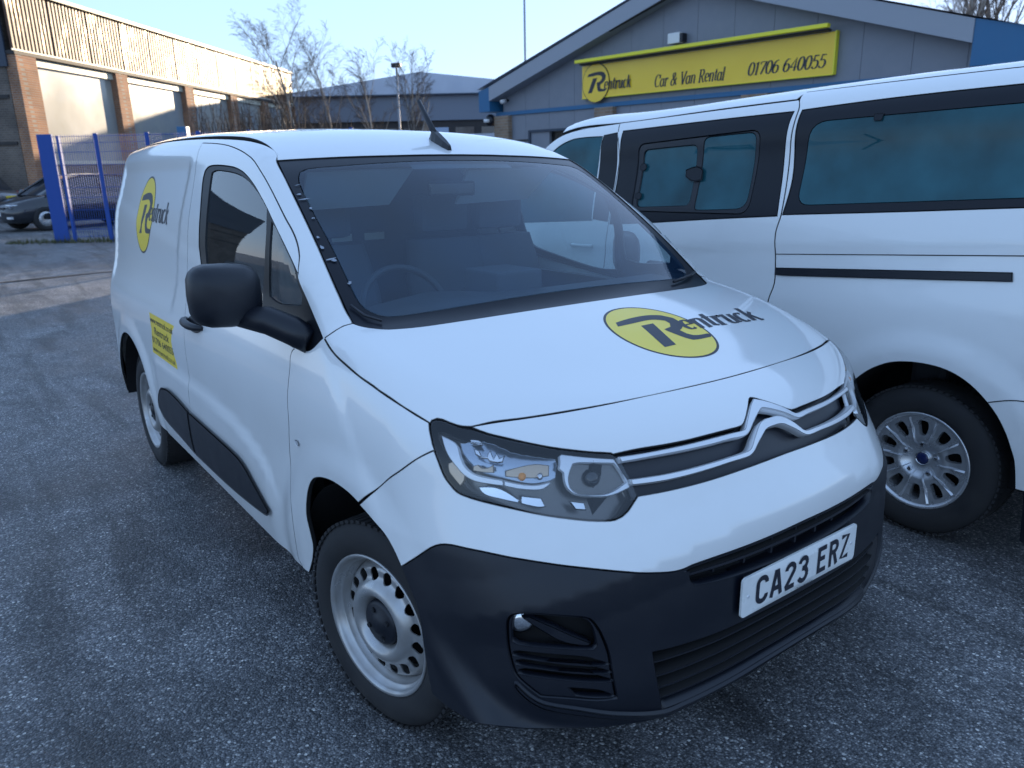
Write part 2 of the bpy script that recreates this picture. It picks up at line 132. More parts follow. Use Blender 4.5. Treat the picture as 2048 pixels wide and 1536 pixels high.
# ------------------------------------------------------------------ materials
def roundpoly(c, r, n=6):
    c = [np.array(q, float) for q in c]; o = []
    for i, p in enumerate(c):
        a = c[i - 1] - p; b = c[(i + 1) % len(c)] - p; ra = r[i] if hasattr(r, '__len__') else r
        A = p + a / np.linalg.norm(a) * ra; B = p + b / np.linalg.norm(b) * ra
        for t in np.linspace(0, 1, n): o.append((1 - t) ** 2 * A + 2 * t * (1 - t) * p + t * t * B)
    return o
def mat(name, color, rough=0.5, metal=0.0, coat=0.0, spec=0.5, noise=None, bump=None, coat_rough=0.04, sheen=0.0):
    """noise = (scale, amount, second colour); bump = (scale, strength, distance)"""
    m = bpy.data.materials.new(name); m.use_nodes = True; t = m.node_tree; b = t.nodes['Principled BSDF']
    b.inputs['Base Color'].default_value = (*color, 1); b.inputs['Roughness'].default_value = rough
    b.inputs['Metallic'].default_value = metal; b.inputs['Coat Weight'].default_value = coat
    b.inputs['Coat Roughness'].default_value = coat_rough; b.inputs['Specular IOR Level'].default_value = spec
    tc = t.nodes.new('ShaderNodeTexCoord')
    if noise:
        n = t.nodes.new('ShaderNodeTexNoise'); n.inputs['Scale'].default_value = noise[0]; n.inputs['Detail'].default_value = 6
        t.links.new(tc.outputs['Object'], n.inputs['Vector'])
        r = t.nodes.new('ShaderNodeMapRange'); r.inputs[1].default_value = 0.35; r.inputs[2].default_value = 0.7
        r.inputs[3].default_value = 0; r.inputs[4].default_value = noise[1]
        t.links.new(n.outputs['Fac'], r.inputs[0])
        x = t.nodes.new('ShaderNodeMix'); x.data_type = 'RGBA'; x.inputs[6].default_value = (*color, 1); x.inputs[7].default_value = (*noise[2], 1)
        t.links.new(r.outputs[0], x.inputs[0]); t.links.new(x.outputs[2], b.inputs['Base Color'])
        q = t.nodes.new('ShaderNodeMapRange'); q.inputs[1].default_value = 0.3; q.inputs[2].default_value = 0.75
        q.inputs[3].default_value = rough * 0.85; q.inputs[4].default_value = min(1, rough * 1.25)
        t.links.new(n.outputs['Fac'], q.inputs[0]); t.links.new(q.outputs[0], b.inputs['Roughness'])
    if bump:
        n2 = t.nodes.new('ShaderNodeTexNoise'); n2.inputs['Scale'].default_value = bump[0]; n2.inputs['Detail'].default_value = 4
        t.links.new(tc.outputs['Object'], n2.inputs['Vector'])
        u = t.nodes.new('ShaderNodeBump'); u.inputs['Strength'].default_value = bump[1]; u.inputs['Distance'].default_value = bump[2]
        t.links.new(n2.outputs['Fac'], u.inputs['Height']); t.links.new(u.outputs[0], b.inputs['Normal'])
    return m

def glass(name, tint, rough=0.01, refl=0.04, haze=0.0, hazecol=(0.5, 0.6, 0.7)):
    m = bpy.data.materials.new(name); m.use_nodes = True; t = m.node_tree; t.nodes.clear()
    o = t.nodes.new('ShaderNodeOutputMaterial'); tr = t.nodes.new('ShaderNodeBsdfTransparent'); tr.inputs[0].default_value = (*tint, 1)
    g = t.nodes.new('ShaderNodeBsdfGlossy'); g.inputs['Roughness'].default_value = rough
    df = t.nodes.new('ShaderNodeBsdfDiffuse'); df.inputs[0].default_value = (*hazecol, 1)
    tc = t.nodes.new('ShaderNodeTexCoord'); nz = t.nodes.new('ShaderNodeTexNoise'); nz.inputs['Scale'].default_value = 3.0; nz.inputs['Detail'].default_value = 8
    t.links.new(tc.outputs['Object'], nz.inputs['Vector'])
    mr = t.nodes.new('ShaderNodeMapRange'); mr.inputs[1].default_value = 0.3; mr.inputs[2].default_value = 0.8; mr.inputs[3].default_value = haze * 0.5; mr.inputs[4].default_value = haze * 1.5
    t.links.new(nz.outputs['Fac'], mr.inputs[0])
    lw = t.nodes.new('ShaderNodeLayerWeight'); lw.inputs[0].default_value = 0.5
    f = t.nodes.new('ShaderNodeMath'); f.operation = 'POWER'; f.inputs[1].default_value = 4.5; t.links.new(lw.outputs['Facing'], f.inputs[0])
    ad = t.nodes.new('ShaderNodeMath'); ad.operation = 'ADD'; ad.inputs[1].default_value = refl + 0.04; ad.use_clamp = True
    t.links.new(f.outputs[0], ad.inputs[0])
    m1 = t.nodes.new('ShaderNodeMixShader'); m2 = t.nodes.new('ShaderNodeMixShader')
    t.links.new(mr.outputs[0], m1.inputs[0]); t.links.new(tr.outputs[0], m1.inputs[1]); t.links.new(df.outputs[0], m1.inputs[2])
    t.links.new(ad.outputs[0], m2.inputs[0]); t.links.new(m1.outputs[0], m2.inputs[1]); t.links.new(g.outputs[0], m2.inputs[2])
    t.links.new(m2.outputs[0], o.inputs[0]); return m

def paint(name, color, grime=0.35):
    """van paint: clear-coated white with road film that grows towards the sills and fine streaks"""
    m = bpy.data.materials.new(name); m.use_nodes = True; t = m.node_tree; b = t.nodes['Principled BSDF']
    b.inputs['Roughness'].default_value = 0.35; b.inputs['Coat Weight'].default_value = 1.0; b.inputs['Coat Roughness'].default_value = 0.05
    tc = t.nodes.new('ShaderNodeTexCoord')
    n = t.nodes.new('ShaderNodeTexNoise'); n.inputs['Scale'].default_value = 2.2; n.inputs['Detail'].default_value = 9; n.inputs['Roughness'].default_value = 0.65
    t.links.new(tc.outputs['Object'], n.inputs['Vector'])
    sp = t.nodes.new('ShaderNodeSeparateXYZ'); t.links.new(tc.outputs['Object'], sp.inputs[0])
    zr = t.nodes.new('ShaderNodeMapRange'); zr.inputs[1].default_value = 0.95; zr.inputs[2].default_value = 0.3; zr.inputs[3].default_value = 0.10; zr.inputs[4].default_value = 1.0
    t.links.new(sp.outputs[2], zr.inputs[0])
    nr = t.nodes.new('ShaderNodeMapRange'); nr.inputs[1].default_value = 0.35; nr.inputs[2].default_value = 0.75; t.links.new(n.outputs['Fac'], nr.inputs[0])
    mu = t.nodes.new('ShaderNodeMath'); mu.operation = 'MULTIPLY'; t.links.new(zr.outputs[0], mu.inputs[0]); t.links.new(nr.outputs[0], mu.inputs[1])
    m2 = t.nodes.new('ShaderNodeMath'); m2.operation = 'MULTIPLY'; m2.inputs[1].default_value = grime; t.links.new(mu.outputs[0], m2.inputs[0])
    x = t.nodes.new('ShaderNodeMix'); x.data_type = 'RGBA'; x.inputs[6].default_value = (*color, 1); x.inputs[7].default_value = (0.36, 0.33, 0.29, 1)
    t.links.new(m2.outputs[0], x.inputs[0]); t.links.new(x.outputs[2], b.inputs['Base Color'])
    cr = t.nodes.new('ShaderNodeMapRange'); cr.inputs[3].default_value = 0.05; cr.inputs[4].default_value = 0.35; t.links.new(mu.outputs[0], cr.inputs[0])
    t.links.new(cr.outputs[0], b.inputs['Coat Roughness'])
    return m

M = dict(
    white=paint('white paint', (0.80, 0.80, 0.79)), white2=paint('white paint of the minibus', (0.80, 0.80, 0.79), 0.3),
    trim=mat('black grained plastic', (0.004, 0.006, 0.012), 0.40, noise=(5, 0.5, (0.009, 0.011, 0.018)), bump=(900, 0.25, 0.0006)),
    gloss=mat('gloss black', (0.010, 0.011, 0.014), 0.12, coat=0.6),
    frit=mat('black glass border', (0.010, 0.012, 0.018), 0.30, spec=0.25),
    grille=mat('dark grey grille', (0.016, 0.018, 0.026), 0.36), bowl=mat('frosted reflector', (.42, .47, .54), .16, metal=.85), tan=mat('warm mirrored plastic', (.50, .38, .27), .2, metal=.5, coat=.5), blackout=mat('smooth black trim', (.006, .007, .010), .35, spec=.25), lampback=mat('lamp inner shell', (0.16, 0.15, 0.14), 0.22, metal=.8), void=mat('dark hollow', (0.004, 0.004, 0.005), 0.9),
    satin=mat('satin silver strip', (0.74, 0.75, 0.77), 0.30, metal=0.45), chrome=mat('chrome', (0.75, 0.76, 0.78), 0.08, metal=1.0),
    tyre=mat('tyre rubber', (0.014, 0.014, 0.016), 0.78, noise=(9, 0.7, (0.034, 0.032, 0.031)), bump=(300, 0.3, 0.001)),
    steel=mat('silver painted steel', (0.46, 0.46, 0.46), 0.30, metal=0.6, noise=(14, 0.6, (0.32, 0.29, 0.26))),
    alloy=mat('alloy', (0.58, 0.59, 0.61), 0.27, metal=0.7, noise=(10, 0.4, (0.42, 0.41, 0.41))),
    screen=glass('windscreen glass', (0.72, 0.88, 0.95), 0.02, 0.03, 0.06, (0.03, 0.26, 0.62)), side=glass('side glass', (0.62, 0.70, 0.68), 0.008, 0.08, 0.01),  # windscreen's blue haze colour stands in for the deep sky it reflects
    privacy=glass('dark privacy glass', (0.04, 0.10, 0.11), 0.03, -0.01, 0.80, (0.025, 0.12, 0.15)),
    lens=glass('lamp lens', (0.95, 0.96, 0.97), 0.01, 0.02, 0.02),
    yellow=mat('yellow vinyl', (0.93, 0.68, 0.02), 0.35, coat=0.3, noise=(4, 0.25, (0.86, 0.60, 0.03))),
    ink=mat('black print', (0.016, 0.018, 0.03), 0.4), plate=mat('number plate white', (0.78, 0.78, 0.76), 0.3, noise=(30, 0.3, (0.62, 0.62, 0.6))),
    cloth=mat('grey fabric', (0.06, 0.065, 0.075), 0.9), lining=mat('pale headlining', (0.36, 0.39, 0.42), 0.9), dash=mat('dashboard plastic', (0.022, 0.024, 0.028), 0.6),
    paper=mat('pale paper', (0.55, 0.55, 0.5), 0.7), smear=mat('dried frost smear', (0.30, 0.33, 0.38), 0.8), amber=mat('amber bulb', (0.75, 0.28, 0.05), 0.2), red=mat('red lamp plastic', (0.55, 0.03, 0.03), 0.2, coat=0.5),
    orange=mat('orange reflector', (0.6, 0.18, 0.02), 0.3),
)
# ------------------------------------------------------------------ object helpers
def link(name, me, m=None, parent=None):
    o = bpy.data.objects.new(name, me); col.objects.link(o)
    if m is not None: me.materials.append(m)
    if parent is not None: o.parent = parent
    return o
def thing(name, label, cat, group=None, loc=(0, 0, 0)):
    o = bpy.data.objects.new(name, None); col.objects.link(o); o.location = loc; o['label'] = label; o['category'] = cat
    o.empty_display_size = 0.1
    if group: o['group'] = group
    return o
def raw(name, V, F, m=None, parent=None, smooth=False):
    me = bpy.data.meshes.new(name)
    me.from_pydata([tuple(map(float, v)) for v in V], [], [tuple(int(i) for i in f) for f in F]); me.update()
    if smooth: me.polygons.foreach_set('use_smooth', [True] * len(me.polygons))
    return link(name, me, m, parent)
def tag(o, label, cat, group=None):
    o['label'] = label; o['category'] = cat
    if group: o['group'] = group
    return o
class MB:
    """collects simple solids in one mesh"""
    def __init__(s): s.V = []; s.F = []
    def add(s, V, F):
        n = len(s.V); s.V += [tuple(map(float, v)) for v in V]; s.F += [tuple(n + int(i) for i in f) for f in F]; return s
    def box(s, a, b, T=None):
        V = [(x, y, z) for x in (a[0], b[0]) for y in (a[1], b[1]) for z in (a[2], b[2])]
        if T is not None: V = [T(v) for v in V]
        return s.add(V, [(0, 1, 3, 2), (4, 6, 7, 5), (0, 4, 5, 1), (2, 3, 7, 6), (0, 2, 6, 4), (1, 5, 7, 3)])
    def tube(s, pts, rad, n=8, cap=True):
        pts = [np.array(p, float) for p in pts]; rad = rad if hasattr(rad, '__len__') else [rad] * len(pts)
        V = []; F = []; u = None
        for i, p in enumerate(pts):
            d = pts[min(i + 1, len(pts) - 1)] - pts[max(i - 1, 0)]; d = d / (np.linalg.norm(d) + 1e-12)
            if u is None: u = np.cross(d, [0.3, 0.2, 0.93]);
            u = u - d * (u @ d); u = u / (np.linalg.norm(u) + 1e-12); w = np.cross(d, u)
            for k in range(n):
                a = 2 * math.pi * k / n; V.append(p + rad[i] * (math.cos(a) * u + math.sin(a) * w))
        for i in range(len(pts) - 1):
            for k in range(n):
                F.append((i * n + k, i * n + (k + 1) % n, (i + 1) * n + (k + 1) % n, (i + 1) * n + k))
        if cap: F.append(tuple(range(n))[::-1]); F.append(tuple(range((len(pts) - 1) * n, len(pts) * n)))
        return s.add(V, F)
    def out(s, name, m=None, parent=None, smooth=False, bevel=0):
        o = raw(name, s.V, s.F, m, parent, smooth)
        if bevel:
            bm = bmesh.new(); bm.from_mesh(o.data); bmesh.ops.remove_doubles(bm, verts=bm.verts, dist=1e-6)
            bmesh.ops.recalc_face_normals(bm, faces=bm.faces)
            bmesh.ops.bevel(bm, geom=bm.edges[:], offset=bevel, segments=2, profile=0.6, affect='EDGES', clamp_overlap=True)
            bm.to_mesh(o.data); bm.free()
        return o
def lathe(prof, c, n=48, close=False):
    """profile of (radius, depth along +Y)"""
    V = []; F = []
    for r, y in prof:
        for k in range(n):
            a = 2 * math.pi * k / n; V.append((c[0] + r * math.cos(a), c[1] + y, c[2] + r * math.sin(a)))
    m = len(prof)
    for i in range(m - 1 + (1 if close else 0)):
        j = (i + 1) % m
        for k in range(n): F.append((i * n + k, j * n + k, j * n + (k + 1) % n, i * n + (k + 1) % n))
    return V, F
# ------------------------------------------------------------------ shaped body panels
def spl(xk, yk):
    xk = np.asarray(xk, float); yk = np.asarray(yk, float); n = len(xk); h = np.diff(xk)
    A = np.zeros((n, n)); r = np.zeros(n); A[0, 0] = A[-1, -1] = 1
    for i in range(1, n - 1):
        A[i, i - 1] = h[i - 1]; A[i, i] = 2 * (h[i - 1] + h[i]); A[i, i + 1] = h[i]; r[i] = 3 * ((yk[i + 1] - yk[i]) / h[i] - (yk[i] - yk[i - 1]) / h[i - 1])
    c = np.linalg.solve(A, r); b = np.diff(yk) / h - h * (2 * c[:-1] + c[1:]) / 3; d = np.diff(c) / (3 * h)
    e = b[-1] + 2 * c[-2] * h[-1] + 3 * d[-1] * h[-1] ** 2
    def f(x):
        x = np.asarray(x, float); i = np.clip(np.searchsorted(xk, x) - 1, 0, n - 2); t = x - xk[i]
        v = yk[i] + b[i] * t + c[i] * t * t + d[i] * t ** 3
        v = np.where(x < xk[0], yk[0] + b[0] * (x - xk[0]), v); return np.where(x > xk[-1], yk[-1] + e * (x - xk[-1]), v)
    return f
def smax(a, b, r): return np.maximum(a, b) + np.maximum(r - np.abs(a - b), 0) ** 2 / (4 * r)
def sstep(a, b, x):
    t = np.clip((x - a) / (b - a), 0, 1); return t * t * (3 - 2 * t)
def build_small(v):
    i = 0; o = []
    for n in (8, 4, 4, 5, 8, 5): o.append(v[i:i + n]); i += n
    keys = sorted('tf x0 ch xb zb xt zt kw cr c4 r1 r2 r3 r4 xr ht kc'.split()); m = dict(zip(keys, v[i:]))
    sF = spl([.2, .35, .5, .65, .78, .9, 1.0, 1.1], o[0]); ZA = [.3, .6, .8, 1.0]; sA = spl(ZA, o[1]); sB = spl(ZA, o[2])
    sH = spl([-.4, -.1, .2, .45, .6], o[3]); sW = spl([.2, .5, .75, 1.0, 1.15, 1.4, 1.65, 1.85], o[4]); sR = spl([-3.5, -2.6, -1.8, -1.2, -.8], o[5])
    L = np.hypot(m['xt'] - m['xb'], m['zt'] - m['zb']); nx, nz = (m['zt'] - m['zb']) / L, (m['xb'] - m['xt']) / L
    zc = spl([-2.3, -1.8, -1.32, -.92, -.715, -.607, -.55], [.755, .752, .750, .721, .676, .622, .56])
    def f(P):
        x, y, z = P[..., 0], np.abs(P[..., 1]), P[..., 2]
        t = np.maximum(0, x - m['x0']); u = np.clip((z - .75) / .4, 0, 1)
        W = sW(z) - m['tf'] * t * t * u - .03 * np.maximum(0, -2.6 - x) ** 2
        # stamped recess of the load-bay side, swelling round the moulding, arch lips
        W = W - .009 * sstep(-3.30, -3.24, x) * sstep(-1.80, -1.88, x) * sstep(1.00, 1.10, z) * sstep(1.71, 1.65, z)
        W = W + .012 * sstep(-2.35, -2.15, x) * sstep(-.50, -.66, x) * sstep(.03, -.035, z - zc(x))
        for cx in (0.0, -2.785):
            r = np.hypot(x - cx, z - .335); W = W + .013 * sstep(.57, .47, r) * sstep(.30, .40, r)
        gs = y - W
        zk = .782 - .22 * y * y
        gf = (x - sF(z) - .012 * np.maximum(0, 1 - np.abs(z - zk) / .08) + sA(z) * y * y + sB(z) * y ** 4) * .85
        gh = (z - sH(x) + m['ch'] * y * y + m['ht'] * y ** 4) * .97
        s = (x - m['xb']) * -nz + (z - m['zb']) * nx
        gw = (x - m['xb']) * nx + (z - m['zb']) * nz + m['kw'] * y * y * .6 - m['kc'] * 4 * (s / L) * (1 - s / L)
        gr = z - sR(x) + m['cr'] * y * y + m['c4'] * y ** 4
        gb = m['xr'] - x + .06 * y * y
        lo = smax(smax(gs, gf, m['r1']), gh, m['r2']); ca = smax(smax(gs, gw, m['r3']), gr, m['r4'])
        g = -smax(-lo, -ca, .02); g = smax(g, gb, .15)
        return smax(g, .2 - z, .03)
    return f
def build_big(v):
    sR = spl([-4.6, -3.4, -2.9, -2.4, -1.8, -1.0, .2, 1.4], [.95, 1.30, v[0], v[1], v[2], v[3], v[4], v[4] + .005])
    sW = spl([.2, .5, .9, 1.15, 1.4, 1.7, 1.95, 2.1], [.975, .995, .995, .975, v[5], v[6], v[7], v[7] - .12])
    def f(P):
        x, y, z = P[..., 0], np.abs(P[..., 1] - 2.60), P[..., 2]
        W = sW(z) - .045 * np.maximum(0, -2.6 - x) ** 2
        for cx in (0.37, -2.56):
            r = np.hypot(x - cx, z - .34); W = W + .016 * sstep(.62, .50, r) * sstep(.32, .44, r)
        # shallow feature line under the rail
        W = W - .010 * sstep(1.30, 1.22, z - .065 * x) * sstep(1.00, 1.14, z - .065 * x)
        gs = y - W; gr = (z - sR(x) + .05 * y ** 2 + .03 * y ** 4) * .93
        g = smax(gs, gr, .22); g = smax(g, -4.35 - x + .3 * y * y, .2); g = smax(g, x - 1.40 + .03 * y * y, .12)
        return smax(g, .25 - z, .03)
    return f
class Map:
    def __init__(s, kind, f, yc=0.0):
        s.kind = kind; s.f = f; s.yc = yc
        if kind == 'side': s.D = np.array([0, 1, -.3]); s.t = (.0, 1.4)
        if kind == 'top': s.D = np.array([0, 0, -1.]); s.t = (.0, 1.5)
        s.ym = 2.6 if f is not None and getattr(f, 'big', False) else 0.0
        if kind == 'tail': s.D = np.array([-1., 0, 0]); s.t = (.0, 1.0)
        if kind == 'rear': s.D = np.array([1., 0, 0]); s.t = (.0, 1.0)
        if kind == 'frt': s.D = np.array([-.8, 0, -.6]); s.t = (0, 3.3)
        if kind == 'cyl': s.ax = -.20; s.t = (0, 1.0)
        else:
            s.D = s.D / np.linalg.norm(s.D)
            s.e1 = np.cross(s.D, [0, 0, 1.]) if abs(s.D[2]) < .99 else np.array([1., 0, 0])
            s.e1 = s.e1 / np.linalg.norm(s.e1); s.e2 = np.cross(s.e1, s.D)
    def fwd(s, P):
        P = np.asarray(P, float)
        if s.kind == 'cyl': return np.stack([.9 * np.arctan2(P[:, 1], P[:, 0] - s.ax), P[:, 2]], 1)
        return np.stack([P @ s.e1, P @ s.e2], 1)
    def rays(s, uv):
        uv = np.asarray(uv, float)
        if s.kind == 'cyl':
            a = uv[:, 0] / .9; d = np.stack([np.cos(a), np.sin(a), 0 * a], 1)
            O_ = np.stack([s.ax + 1.3 * d[:, 0], 1.3 * d[:, 1], uv[:, 1]], 1); return O_, -d
        P = uv[:, :1] * s.e1 + uv[:, 1:2] * s.e2
        if s.kind == 'side': base = (-1.15 + s.yc - P[:, 1]) / s.D[1]
        elif s.kind == 'top': base = (2.15 - P[:, 2]) / s.D[2]
        elif s.kind == 'tail': base = (1.8 - P[:, 0]) / s.D[0]
        elif s.kind == 'frt': base = (1.35 - P[:, 0]) / s.D[0]
        else: base = (-3.9 - P[:, 0]) / s.D[0]
        return P + base[:, None] * s.D, np.broadcast_to(s.D, P.shape)
    def lift(s, uv):
        O_, D = s.rays(uv); f = s.f; n = len(O_); N = 46 if s.kind != 'frt' else 100; ts = np.linspace(s.t[0], s.t[1], N)
        lo = np.full(n, s.t[0]); hi = np.full(n, np.nan); best = np.full(n, 1e9); tb = np.full(n, 0.)
        for i in range(1, N):
            v = f(O_ + D * ts[i]); nw = np.isnan(hi) & (v < 0); hi[nw] = ts[i]; lo[nw] = ts[i - 1]
            b = (v < best) & np.isnan(hi); best[b] = v[b]; tb[b] = ts[i]
        miss = np.isnan(hi); hi = np.where(miss, tb, hi); lo = np.where(miss, tb, lo)
        for _ in range(20):
            m = (lo + hi) / 2; q = f(O_ + D * m[:, None]) < 0; hi = np.where(q, m, hi); lo = np.where(q, lo, m)
        return O_ + D * hi[:, None]
def grad(f, P):
    e = 2e-3; g = np.stack([f(P + np.eye(3)[k] * e) - f(P - np.eye(3)[k] * e) for k in range(3)], 1)
    return g / (np.linalg.norm(g, axis=1)[:, None] + 1e-9)
def area2(p): x, y = p[:, 0], p[:, 1]; return 0.5 * np.sum(x * np.roll(y, -1) - np.roll(x, -1) * y)
def smoothloop(p, step, corner=38):
    n = len(p); out = []
    d = np.roll(p, -1, 0) - p; ang = np.arctan2(d[:, 1], d[:, 0]); turn = np.abs((ang - np.roll(ang, 1) + np.pi) % (2 * np.pi) - np.pi)
    cor = turn > R_(corner); L = np.linalg.norm(d, axis=1)
    for i in range(n):
        a, b = p[i], p[(i + 1) % n]
        if L[i] < 1e-6: continue
        if cor[i]: ta = None
        else:
            ta = (p[(i + 1) % n] - p[i - 1]); ta = ta / (np.linalg.norm(ta) + 1e-9) * L[i]
        if cor[(i + 1) % n]: tb_ = None
        else:
            tb_ = p[(i + 2) % n] - p[i]; tb_ = tb_ / (np.linalg.norm(tb_) + 1e-9) * L[i]
        if ta is None and tb_ is None: ta = tb_ = b - a
        elif ta is None: ta = 1.5 * (b - a) - .5 * tb_
        elif tb_ is None: tb_ = 1.5 * (b - a) - .5 * ta
        k = max(1, int(math.ceil(L[i] / step)))
        for j in range(k):
            t = j / k; out.append((2 * t ** 3 - 3 * t ** 2 + 1) * a + (t ** 3 - 2 * t ** 2 + t) * ta + (-2 * t ** 3 + 3 * t ** 2) * b + (t ** 3 - t ** 2) * tb_)
    return np.array(out)
def offs(p, d):
    e = np.roll(p, -1, 0) - p; L = np.linalg.norm(e, axis=1) + 1e-12; n = np.stack([-e[:, 1] / L, e[:, 0] / L], 1); m = np.roll(n, 1, 0)
    q = n + m; q = q / np.maximum(.35, (1 + np.sum(n * m, 1)))[:, None]; return p + d * q
def inside(pts, loops):
    c = np.zeros(len(pts), bool)
    for l in loops:
        a = l; b = np.roll(l, -1, 0)
        for i in range(len(a)):
            (x0, y0), (x1, y1) = a[i], b[i]
            if y0 == y1: continue
            t = ((y0 > pts[:, 1]) != (y1 > pts[:, 1])); x = x0 + (pts[:, 1] - y0) * (x1 - x0) / (y1 - y0); c ^= t & (pts[:, 0] < x)
    return c
def segdist(pts, loops):
    out = np.full(len(pts), 1e9)
    for l in loops:
        a = l; b = np.roll(l, -1, 0); e = b - a; L2 = np.sum(e * e, 1) + 1e-12
        for s in range(0, len(pts), 1500):
            q = pts[s:s + 1500]; w = q[:, None] - a[None]; t = np.clip(np.sum(w * e, 2) / L2, 0, 1)
            d = np.linalg.norm(w - t[..., None] * e, axis=2).min(1); out[s:s + 1500] = np.minimum(out[s:s + 1500], d)
    return out
def fill(loops, h):
    """triangulate the region inside loops[0] and outside the rest; returns points and triangles; the loops' points come first"""
    P = np.concatenate(loops); lo = P.min(0); hi = P.max(0)
    ys = np.arange(lo[1] + h / 2, hi[1], h * .866); G = []
    for k, y in enumerate(ys):
        xs = np.arange(lo[0] + (h / 2 if k % 2 else 0), hi[0], h); G.append(np.stack([xs, np.full(len(xs), y)], 1))
    G = np.concatenate(G) if G else np.zeros((0, 2))
    if len(G): G = G[inside(G, loops)]
    if len(G): G = G[segdist(G, loops) > .45 * h]
    allp = np.concatenate([P, G]) if len(G) else P
    ed = []; i = 0
    for l in loops: n = len(l); ed += [(i + j, i + (j + 1) % n) for j in range(n)]; i += n
    vs, _, fs, ov, _, _ = delaunay_2d_cdt([Vector((float(a), float(b))) for a, b in allp], ed, [], 0, 1e-7)
    V2 = np.array([(v.x, v.y) for v in vs]); F = np.array([f for f in fs if len(f) == 3])
    c = V2[F].mean(1); F = F[inside(c, loops)]
    idx = {}
    for j, o in enumerate(ov):
        for q in o: idx[q] = j
    return V2, F, [idx.get(k, 0) for k in range(len(P))]
def panel(name, mp, outline, m, parent, holes=(), h=.03, gap=.0008, r=.0014, fl=.014, off=0.0, corner=38, mirror=False, uv=False, label=None, both=False, dark_flange=None):
    if dark_flange is None: dark_flange = m in (M['white'], M['white2'])
    f = mp.f; loops = []
    for k, o in enumerate([outline] + list(holes)):
        p = np.asarray(o, float)
        if not uv: p = mp.fwd(p)
        keep = [i for i in range(len(p)) if np.linalg.norm(p[i] - p[i - 1]) > 1e-4]; p = p[keep]
        if (area2(p) > 0) != (k == 0): p = p[::-1]
        loops.append(smoothloop(p, h * .8, corner))
    r0 = [offs(l, gap) for l in loops]; r1 = [offs(l, gap + .3 * r) for l in loops]; r2 = [offs(l, gap + r) for l in loops]
    V2, F, idx = fill(r2, h)
    A = mp.lift(V2); nA = grad(f, A); offv = off(V2) if callable(off) else off
    offv = np.broadcast_to(offv, (len(A),))
    V = [A + nA * offv[:, None]]; NN = [nA]; Fs = [tuple(t) for t in F]; base = len(A)
    q1 = np.concatenate(r1); q0 = np.concatenate(r0)
    B = mp.lift(q1); nB = grad(f, B); D_ = mp.lift(q0); nD = grad(f, D_)
    o2 = offv[idx] if len(offv) else 0
    V.append(B + nB * (o2 - .35 * r)[:, None]); V.append(D_ + nD * (o2 - fl)[:, None]); i = 0
    nb = len(q1)
    for l in loops:
        n = len(l)
        for j in range(n):
            a, b = i + j, i + (j + 1) % n
            Fs.append((idx[a], base + a, base + b, idx[b])); Fs.append((base + a, base + nb + a, base + nb + b, base + b))
        i += n
    V = np.concatenate(V)
    # orient the first triangle with the surface normal
    tt = np.array(F); cr_ = np.cross(V[tt[:, 1]] - V[tt[:, 0]], V[tt[:, 2]] - V[tt[:, 0]])
    if np.sum(cr_ * nA[tt[:, 0]]) < 0: Fs[:len(F)] = [tuple(x[::-1]) for x in Fs[:len(F)]]
    else: Fs[len(F):] = [tuple(x[::-1]) for x in Fs[len(F):]]
    def mk(V, Fs, nrm):
        me = bpy.data.meshes.new(name); me.from_pydata(V.tolist(), [], Fs); me.polygons.foreach_set('use_smooth', [True] * len(Fs)); me.update()
        try:
            vn = [Vector((0, 0, 0))] * len(V)
            vn = [tuple(x) for x in nrm] + [(0, 0, 0)] * (len(V) - len(nrm)); me.normals_split_custom_set_from_vertices(vn)
        except Exception as e: print('normals', e)
        o = link(name, me, m, parent)
        if dark_flange:  # flange faces coloured dark in place of the shade inside the gaps
            me.materials.append(M['void']); k0 = len(F); mi = [0] * len(Fs)
            for q in range(k0 + 1, len(Fs), 2): mi[q] = 1
            me.polygons.foreach_set('material_index', mi)
        if label: o['label'] = label
        return o
    outs = [mk(V, Fs, nA)] if not (mirror and not both) else []
    if mirror or both:
        W = V * [1, -1, 1] + [0, 2 * mp.ym, 0]; outs.append(mk(W, [tuple(x[::-1]) for x in Fs], nA * [1, -1, 1]))
    return outs[0]
def P3(*a): return [np.array(q, float) for q in a]
def mir(L): return [np.array((q[0], -q[1], q[2])) for q in L][::-1]
